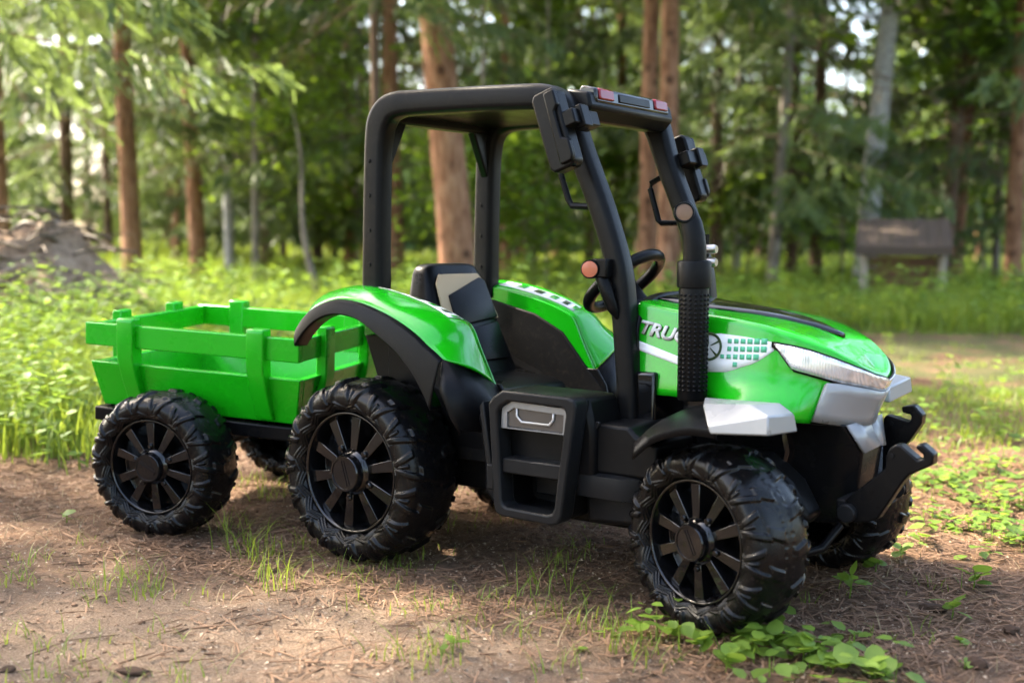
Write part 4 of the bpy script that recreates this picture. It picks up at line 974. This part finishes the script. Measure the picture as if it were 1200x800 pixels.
WOOD = plain('weathered_wood', (.085, .064, .050), .85)
WOODR = plain('brown_boards', (.17, .10, .065), .85, dust=.3)
POSTW = plain('pale_post', (.36, .31, .26), .85, dust=.3)
sx_, sy_ = LD(atpx(1056, 12.9), 12.9); SH = tag(empty('wooden_shelter', (sx_, sy_, float(ground_z(sx_, sy_)))), 'small weathered wooden shelter with sloping roof on posts beside the path', 'shelter')
SH.rotation_euler = (0, 0, .330); SH.scale = (.92, .92, .92)
for x in (-.43, .43):
    for y in (-.3, .3):
        m = MB(); m.tube([(x, y, -.15), (x+.008, y, .4), (x, y, .78 if y < 0 else .86)], [.045, .042, .038], 10); m.build('post', POSTW, SH)
for k in range(8):
    m = MB(); m.box((0, 0, 0), (.128, 1.0, .022)); p = m.build('roof_board', WOOD, SH, bevel=.003); p.location = (-.462+k*.132, 0, .885+.006*(k % 2)); p.rotation_euler = (R(20), 0, 0)
m = MB(); m.box((0, -.47, .69), (1.06, .025, .10)); m.build('fascia_board', WOOD, SH, bevel=.003)
for k in range(4):
    m = MB(); m.box((0, .31, .30+k*.125), (.86, .022, .115)); m.build('back_board', WOODR, SH, bevel=.003)
m = MB(); m.box((0, 0, .22), (.80, .5, .03)); m.build('feed_shelf', WOODR, SH, bevel=.003)

# ------------------------------------------------------------------ grass, weeds, litter
def blades(l, d, hgt, wid, per, spread, g, lean=.5):
    """tufts at (l, d); returns verts and tris"""
    n = len(l); l = np.repeat(l, per)+g.normal(0, spread, n*per); d = np.repeat(d, per)+g.normal(0, spread, n*per); hgt = np.repeat(hgt, per)*g.uniform(.45, 1.1, n*per)
    x, y = LD(l, d); z = ground_z(x, y)-.006; az = g.uniform(0, 6.28, n*per); ln = g.uniform(.05, lean, n*per)*hgt
    ex, ey = np.cos(az), np.sin(az); wd = wid*g.uniform(.6, 1.2, n*per)
    rows = []
    for f, wf in ((0, 1), (.4, .85), (.75, .5)):
        cx, cy, cz = x+ex*ln*f**2, y+ey*ln*f**2, z+hgt*f*(1-.15*f)
        rows += [np.stack([cx-ey*wd*wf, cy+ex*wd*wf, cz], 1), np.stack([cx+ey*wd*wf, cy-ex*wd*wf, cz], 1)]
    tip = np.stack([x+ex*ln*1.25, y+ey*ln*1.25, z+hgt*.9*np.ones_like(x)], 1)
    V = np.stack(rows+[tip], 1); b = np.arange(n*per)[:, None]*7
    F = np.concatenate([b+np.array(q)[None] for q in ((0, 1, 3), (0, 3, 2), (2, 3, 5), (2, 5, 4), (4, 5, 6))])
    return V.reshape(-1, 3), F
def gmask(l, d):
    """how much grass grows here, 0..1"""
    x, y = LD(l, d)
    patch = .5+.5*waves(x, y, 1.6, 20)
    left = sstep(-.95, -1.5, l)*sstep(3.3, 4.4, d+.25*(l+1.8))
    mid = sstep(4.6, 5.6, d)
    path = sstep(5.4, 6.0, d)*(1-sstep(8.6, 9.4, d))*sstep(.6, 1.4, l)
    right = sstep(.7, 1.2, l)*sstep(3.7, 4.6, d)*.8
    m_ = np.clip(np.maximum(np.maximum(left, mid), right), 0, 1)*(1-.95*path)*(.12+1.05*patch)
    return m_*(1-.35*sstep(13.5, 18, d))
g = np.random.default_rng(17)
def sample(n, l0, l1, d0, d1, near_bias=1.0):
    d = d0+(d1-d0)*g.uniform(0, 1, n)**near_bias; half = d*.47+.5
    l = g.uniform(-1, 1, n)*half; l = l[(l > l0) & (l < l1)] if False else l
    k = g.uniform(size=n) < gmask(l, d); return l[k], d[k]
l, d = sample(15000, -99, 99, 3.2, 9.5, 1.2); tall = .10+.10*sstep(-1.0, -1.8, l)*(1-sstep(6, 9, d))*1.0+.08*g.uniform(size=len(l))*sstep(1.2, .4, l)+.10*sstep(5, 6.5, d)*sstep(1.2, .3, l)-.045*sstep(.5, 1.0, l)
V1, F1 = blades(l, d, tall, .0032, 9, .05, g)
l, d = sample(9000, -99, 99, 9, 20); V2, F2 = blades(l, d, .22+.16*g.uniform(size=len(l)), .007, 8, .10, g)
l, d = sample(9000, -99, 99, 19, 40); V3, F3 = blades(l, d, .30+.3*g.uniform(size=len(l)), .016, 6, .2, g)
F2 = np.concatenate([F2, F3+len(V2)]); V2 = np.concatenate([V2, V3])
# sparse tufts on the track, placed where the photograph has them
tuft = [(290, 645, .10, 26), (305, 655, .08, 20), (330, 690, .09, 20), (318, 672, .07, 14), (145, 690, .05, 26), (165, 700, .05, 20), (105, 690, .045, 14), (60, 540, .05, 24), (30, 545, .05, 20), (470, 665, .045, 16), (450, 662, .035, 12), (520, 765, .05, 18), (480, 775, .06, 14), (640, 685, .07, 10), (655, 660, .05, 16), (720, 745, .06, 14), (740, 750, .05, 18), (700, 735, .05, 10), (560, 575, .05, 20), (310, 590, .05, 26), (340, 580, .05, 26), (295, 575, .06, 22), (250, 545, .06, 16), (620, 700, .08, 5), (845, 735, .07, 6), (770, 770, .05, 16), (880, 770, .05, 12), (20, 690, .045, 18), (400, 672, .05, 14), (355, 640, .06, 14), (270, 620, .07, 16), (980, 560, .06, 16), (960, 640, .03, 6), (1010, 690, .03, 8), (675, 640, .045, 12), (235, 705, .03, 10), (560, 700, .04, 12), (430, 720, .04, 10), (600, 745, .05, 14), (690, 705, .05, 12), (90, 640, .03, 10), (45, 660, .035, 14), (1090, 690, .04, 10), (1060, 745, .04, 10), (930, 700, .04, 8), (160, 680, .06, 18), (125, 705, .05, 14), (505, 790, .05, 12), (735, 770, .06, 12), (650, 790, .05, 10)]
def px2ld(px, py):
    rr = Vector(fw)+rt*((px-600)/1400)-up*((py-400)/1400); s_ = -CAM_P.z/rr.z; return toLD(CAM_P.x+rr.x*s_, CAM_P.y+rr.y*s_)
VT, FT, b = [], [], 0
for px, py, h_, n_ in tuft:
    l, d = px2ld(px, py); v_, f_ = blades(np.array([l]), np.array([d]), np.array([h_*1.15]), .0013, n_+4, .030, g, 1.25); VT.append(v_); FT.append(f_+b); b += len(v_)
l = g.uniform(-1.7, 1.7, 900); d = g.uniform(1.6, 4.2, 900); x, y = LD(l, d); k = waves(x, y, 3.1, 15)+.25*waves(x, y, 9, 4) > .28; v_, f_ = blades(l[k], d[k], .028+.03*g.uniform(size=k.sum()), .0013, 7, .03, g, 1.0); VT.append(v_); FT.append(f_+b)
VT, FT = np.concatenate(VT), np.concatenate(FT)
tag(link('grass', fast_mesh('grass', np.concatenate([V1, V2]), np.concatenate([F1, F2+len(V1)]), GRASS)), 'lush sunlit grass around and behind the track', 'grass', kind='stuff')
tag(link('grass', fast_mesh('grass', VT, FT, GRASS)), 'sparse short grass tufts growing on the bare track', 'grass', kind='stuff')
# dry blades
l = g.uniform(-1.8, 1.8, 500); d = g.uniform(1.5, 4.3, 500); v_, f_ = blades(l, d, .02+.03*g.uniform(size=500), .0011, 3, .04, g, 2.2)
tag(link('dry_grass', fast_mesh('dry_grass', v_, f_, DRYGRASS)), 'dry straw-coloured blades lying on the track', 'dry grass', kind='stuff')

def weeds(l, d, hgt, nleaf, size, g):
    n = len(l); hgt = np.asarray(hgt)
    L = np.repeat(l, nleaf); D = np.repeat(d, nleaf); Hh = np.repeat(hgt, nleaf); f = g.uniform(.15, 1, n*nleaf); az = g.uniform(0, 6.28, n*nleaf)
    x, y = LD(L, D); z = ground_z(x, y); rad = g.uniform(.015, .07, n*nleaf)*(.6+Hh*2)*(1.2-f); sz = size*g.uniform(.6, 1.25, n*nleaf)*(1.1-.4*f)
    e = np.stack([np.cos(az), np.sin(az), g.uniform(-.35, .5, n*nleaf)], 1); e = unit(e); s_ = unit(np.stack([-np.sin(az), np.cos(az), g.uniform(-.3, .3, n*nleaf)], 1))
    c = np.stack([x, y, z+Hh*f], 1)+e*rad[:, None]; sz = sz[:, None]; nrm = np.cross(e, s_)
    V = np.stack([c, c+e*sz*.22+s_*sz*.33+nrm*sz*.04, c+e*sz*.62+s_*sz*.40+nrm*sz*.02, c+e*sz*1.08-nrm*sz*.12, c+e*sz*.62-s_*sz*.40+nrm*sz*.02, c+e*sz*.22-s_*sz*.33+nrm*sz*.04], 1).reshape(-1, 3)
    b = np.arange(n*nleaf)[:, None]*6; F = np.concatenate([b+np.array([q]) for q in ((0, 1, 2), (0, 2, 3), (0, 3, 4), (0, 4, 5))])
    V2, F2 = blades(l, d, hgt, .002, 1, .001, g, .1)
    return np.concatenate([V, V2]), np.concatenate([F, F2+len(V)])
l, d = sample(5200, -99, 99, 3.4, 9, 1.2); x_, y_ = LD(l, d); k = ((l < -.9) & (g.uniform(size=len(l)) < .75-.35*sstep(5.5, 7.5, d)) & (waves(x_, y_, 2.4, 30)+.5*waves(x_, y_, 6, 33) > -.32)) | (g.uniform(size=len(l)) < .16); l, d = l[k], d[k]
V1, F1 = weeds(l, d, .12+.34*sstep(-1., -2., l)*g.uniform(.5, 1, len(l))+.08*g.uniform(size=len(l)), 14, .045, g)
l, d = sample(2200, -99, 99, 9, 17); V2, F2 = weeds(l, d, .25+.3*g.uniform(size=len(l)), 10, .085, g)
l = ml0+g.normal(.2, .8, 260); d = md0-1.1+g.normal(0, .45, 260); V3, F3 = weeds(l, d, .25+.35*g.uniform(size=260), 16, .06, g); F2 = np.concatenate([F2, F3+len(V2)]); V2 = np.concatenate([V2, V3])
tag(link('undergrowth', fast_mesh('undergrowth', np.concatenate([V1, V2]), np.concatenate([F1, F2+len(V1)]), WEED)), 'leafy weeds growing among the grass', 'undergrowth', kind='stuff')
# low ground cover right of the tractor
gc = []
for cpx, cpy, sp, n_ in ((1110, 575, .16, 30), (1160, 610, .14, 30), (1185, 580, .15, 30), (1150, 545, .14, 20), (1070, 640, .10, 8), (1195, 640, .10, 12), (1120, 620, .1, 10), (1100, 470, .25, 15), (1140, 590, .2, 30), (1180, 560, .2, 25), (910, 765, .07, 11), (960, 780, .08, 13), (830, 772, .06, 6), (1000, 785, .06, 6), (780, 748, .05, 6), (1090, 560, .12, 12)):
    l0, d0 = px2ld(cpx, cpy); gc.append((l0+g.normal(0, sp, n_), d0+g.normal(0, sp*1.3, n_)))
l = np.concatenate([a for a, b in gc]); d = np.concatenate([b for a, b in gc]); V, F = weeds(l, d, .02+.045*g.uniform(size=len(l)), 4, .034, g)
tag(link('ground_cover', fast_mesh('ground_cover', V, F, WEED)), 'low round-leaved ground cover right of the tractor', 'ground cover', kind='stuff')

# needle litter and wood chips
n = 70000; l = g.normal(0, 1.1, n); d = 1.2+3.6*g.uniform(size=n)**.8; x, y = LD(l, d); z = ground_z(x, y)+g.uniform(.001, .008, n); az = g.uniform(0, 6.28, n)
lit = waves(x, y, 2.3, 8)+.5*waves(x, y, 7, 2)+.9*sstep(-.75, -.45, y)-.35 > g.normal(0, .35, n); x, y, z, az = x[lit], y[lit], z[lit], az[lit]; n = len(x)
a = np.stack([np.cos(az), np.sin(az), g.normal(0, .16, n)], 1)*g.uniform(.010, .032, (n, 1)); bb_ = np.stack([-np.sin(az), np.cos(az), g.normal(0, .3, n)], 1)*g.uniform(.0006, .0014, (n, 1))
V, F = quads_from(np.stack([x, y, z], 1), a, bb_); tag(link('needle_litter', fast_mesh('needle_litter', V, F, LITTER)), 'fallen brown needles scattered over the track', 'needle litter', kind='stuff')
n = 26000; l = g.normal(-.2, 1.0, n); d = 1.3+2.6*g.uniform(size=n)**1.1; x, y = LD(l, d); z = ground_z(x, y)+.001; s_ = g.uniform(.0008, .0034, (n, 1))
a = unit(g.normal(0, 1, (n, 3))*[1, 1, .35]); b_ = unit(np.cross(a, g.normal(0, .4, (n, 3))+[0, 0, 1])); c_ = np.cross(a, b_)
V = np.stack([p for p in (np.stack([x, y, z], 1)+a*s_*1.4, np.stack([x, y, z], 1)-a*s_+b_*s_, np.stack([x, y, z], 1)-a*s_-b_*s_, np.stack([x, y, z], 1)+c_*s_*.7)], 1).reshape(-1, 3)
b0 = np.arange(n)[:, None]*4; F = np.concatenate([b0+np.array([q]) for q in ((0, 1, 3), (1, 2, 3), (2, 0, 3))])
tag(link('wood_chips', fast_mesh('wood_chips', V, F, CHIPS)), 'pale grit and wood chips strewn over the track', 'wood chips', kind='stuff')

n = 5200; l = g.normal(0, 1.15, n); d = 1.25+3.4*g.uniform(size=n); x, y = LD(l, d); z = ground_z(x, y)+g.uniform(.001, .006, n); az = g.uniform(0, 6.28, n)
keep = waves(x, y, 2.3, 8)+.6*waves(x, y, 7, 2) > g.normal(-.05, .3, n); x, y, z, az = x[keep], y[keep], z[keep], az[keep]
paths = [np.stack([np.array([x[k], y[k], z[k]])+np.array([math.cos(az[k]), math.sin(az[k]), .05])*h_*(s_-.5)+np.array([-math.sin(az[k]), math.cos(az[k]), 0])*b_*s_*s_ for s_ in (0, .5, 1)]) for k, h_, b_ in zip(range(len(x)), g.uniform(.015, .07, len(x)), g.normal(0, .012, len(x)))]
V, F = tubes_np(paths, [np.array([1, .9, .6])*q for q in g.uniform(.0006, .0019, len(x))], 4); tag(link('twig_litter', fast_mesh('twig_litter', V, F, LITTER)), 'small broken twigs littered over the track', 'twig litter', kind='stuff')
n = 2600; l = g.normal(0, 1.0, n); d = 1.3+3.0*g.uniform(size=n); x, y = LD(l, d); z = ground_z(x, y); s_ = g.uniform(.003, .009, (n, 1)); dirs = unit(np.array([[1, 0, 0], [-1, 0, 0], [0, 1, 0], [0, -1, 0], [0, 0, 1], [0, 0, -1.]]))
V = (np.stack([x, y, z], 1)[:, None]+dirs[None]*s_[:, None]*g.uniform(.5, 1.2, (n, 6, 1))*np.array([1, 1, .6])).reshape(-1, 3); b0 = np.arange(n)[:, None]*6
F = np.concatenate([b0+np.array([q]) for q in ((0, 2, 4), (2, 1, 4), (1, 3, 4), (3, 0, 4), (2, 0, 5), (1, 2, 5), (3, 1, 5), (0, 3, 5))]); tag(link('soil_crumbs', fast_mesh('soil_crumbs', V, F, LITTER)), 'brown soil crumbs and small stones on the track', 'soil crumbs', kind='stuff')

# twigs, bark and clods one can pick out
STICK = plain('dead_stick', (.17, .11, .07), .9, grain=.5, grain_scale=200)
CLOD = plain('dark_bark', (.055, .034, .023), .9, grain=.8, grain_scale=120)
def stick(pxs, r_, label):
    pts = []
    for q, (px, py) in enumerate(pxs):
        l, d = px2ld(px, py); x, y = LD(l, d); pts.append(Vector((x, y, float(ground_z(x, y))+r_*1.2+.003*(q % 2))))
    o0 = pts[0].copy(); m = MB(); m.tube([p-o0 for p in pts], [r_*(1-.5*k/len(pts)) for k in range(len(pts))], 7); o = m.build('twig', STICK, smooth=60); o.location = o0; tag(o, label, 'twig', 'twigs lying on the track')
stick([(945, 683), (1010, 678), (1080, 680), (1120, 679)], .0020, 'long thin twig lying across the ground right of the front wheel')
stick([(1000, 720), (1055, 722), (1110, 730)], .0016, 'thin twig lying below the long one right of the front wheel')
stick([(690, 700), (678, 725), (668, 750)], .0018, 'short dark twig left of the front wheel')
stick([(250, 735), (290, 727), (330, 722)], .0014, 'thin twig on the sandy ground below the trailer wheel')
stick([(30, 762), (80, 752), (140, 745)], .0014, 'thin twig near the lower left picture corner')
stick([(1085, 715), (1130, 712), (1190, 722)], .0018, 'twig at the lower right beside the dark clod')
stick([(15, 610), (60, 600), (95, 606)], .0015, 'twig left of the trailer wheel')
def clod(px, py, dims, rz, label, name='bark_piece', seed=0):
    l, d = px2ld(px, py); x, y = LD(l, d); gg = np.random.default_rng(seed)
    bm = bmesh.new(); bmesh.ops.create_icosphere(bm, subdivisions=2, radius=1)
    for v in bm.verts: v.co = Vector((v.co.x*dims[0], v.co.y*dims[1], v.co.z*dims[2]))*float(gg.uniform(.72, 1.15))
    me = bpy.data.meshes.new(name); bm.to_mesh(me); bm.free(); me.materials.append(CLOD); o = link(name, me); o.location = (x, y, float(ground_z(x, y))+dims[2]*.4); o.rotation_euler = (0, 0, rz); tag(o, label, name.replace('_', ' '))
clod(155, 789, (.030, .012, .007), .55, 'flat dark bark piece on the sand at the lower left', seed=1)
clod(1092, 714, (.028, .012, .010), .4, 'long dark bark piece at the lower right of the front wheel', seed=2)
clod(1145, 785, (.020, .015, .012), .2, 'dark earth clod near the lower right corner', 'earth_clod', 3)
clod(1185, 742, (.016, .012, .009), .9, 'small dark earth clod near the right picture edge', 'earth_clod', 4)
clod(8, 783, (.014, .010, .006), .9, 'small dark bark piece in the lower left corner', seed=5)

# seedlings with single leaves
def leaf_mesh(round_):
    n = 7; top, bot = [], []
    V = [(0, 0, 0)]
    for k in range(1, n):
        f = k/n; w_ = (math.sin(math.pi*f**(.75 if round_ else .9))**(.6 if round_ else 1))*(.48 if round_ else .24); V += [(f, w_, .05*math.sin(f*3)+.06*w_), (f, 0, .05*math.sin(f*3)), (f, -w_, .05*math.sin(f*3)+.06*w_)]
    V.append((1, 0, .02)); F = [(0, 2, 1), (0, 3, 2)]
    for k in range(n-2):
        b = 1+k*3; F += [(b, b+1, b+4), (b, b+4, b+3), (b+1, b+2, b+5), (b+1, b+5, b+4)]
    b = 1+(n-2)*3; F += [(b, b+1, len(V)-1), (b+1, b+2, len(V)-1)]
    return fast_mesh('leaf', np.array(V), np.array(F), WEED, smooth=True)
LF = [leaf_mesh(True), leaf_mesh(False)]
def seedling(px, py, h_, nl, size, kind, label):
    l, d = px2ld(px, py); x, y = LD(l, d); z = float(ground_z(x, y)); e = tag(empty('seedling', (x, y, z)), label, 'seedling', 'seedlings growing on the track')
    m = MB(); m.tube([(0, 0, -.01), (h_*.08, .0, h_*.5), (h_*.05, h_*.05, h_)], [.0016, .0013, .0008], 6); m.build('stem', WEED, e)
    for k in range(nl):
        f = .35+.65*(k+1)/nl if nl > 1 else 1; a = k*2.4+random.uniform(-.4, .4); o = link('leaf', LF[kind], e); s_ = size*random.uniform(.7, 1.2); o.scale = (s_, s_, s_)
        o.location = (h_*.07*f+random.uniform(-.2, .2)*size, h_*.04*f+random.uniform(-.2, .2)*size, h_*f*random.uniform(.7, 1.1)); o.rotation_euler = (random.uniform(-.6, .6), random.uniform(-.7, .35), a)
SD = [(905, 762, .035, 9, .034, 0, 'round-leaved seedling just below the front wheel, middle of its clump'), (940, 775, .045, 11, .038, 0, 'largest round-leaved seedling below the front wheel'), (975, 790, .03, 9, .036, 0, 'round-leaved seedling at the bottom edge below the front wheel'),
      (820, 765, .03, 8, .030, 0, 'low leafy seedling left below the front wheel'), (850, 785, .03, 8, .032, 0, 'leafy seedling at the bottom edge left below the front wheel'), (795, 752, .025, 6, .028, 0, 'small seedling touching the lower left of the front wheel'),
      (995, 700, .05, 7, .040, 1, 'tall pointed-leaf seedling in front of the far front wheel'), (1025, 672, .03, 5, .028, 0, 'small seedling behind the pointed-leaf one'), (1140, 690, .045, 6, .034, 0, 'upright seedling at the right below the ground cover'),
      (1115, 722, .035, 6, .042, 1, 'pointed-leaf seedling beside the dark bark piece'), (1125, 755, .012, 4, .018, 0, 'tiny seedling near the lower right corner'), (1055, 655, .03, 5, .030, 0, 'seedling right of the far front wheel'), (1130, 785, .012, 4, .018, 0, 'tiny seedling beside the earth clod'),
      (78, 612, .02, 4, .026, 0, 'tiny lime seedling left of the trailer wheel'), (530, 770, .03, 6, .030, 1, 'flat leafy seedling on the sand below the step'), (1025, 795, .03, 7, .030, 0, 'leafy seedling at the bottom edge right of the clump')]
for s_ in SD: seedling(*s_)
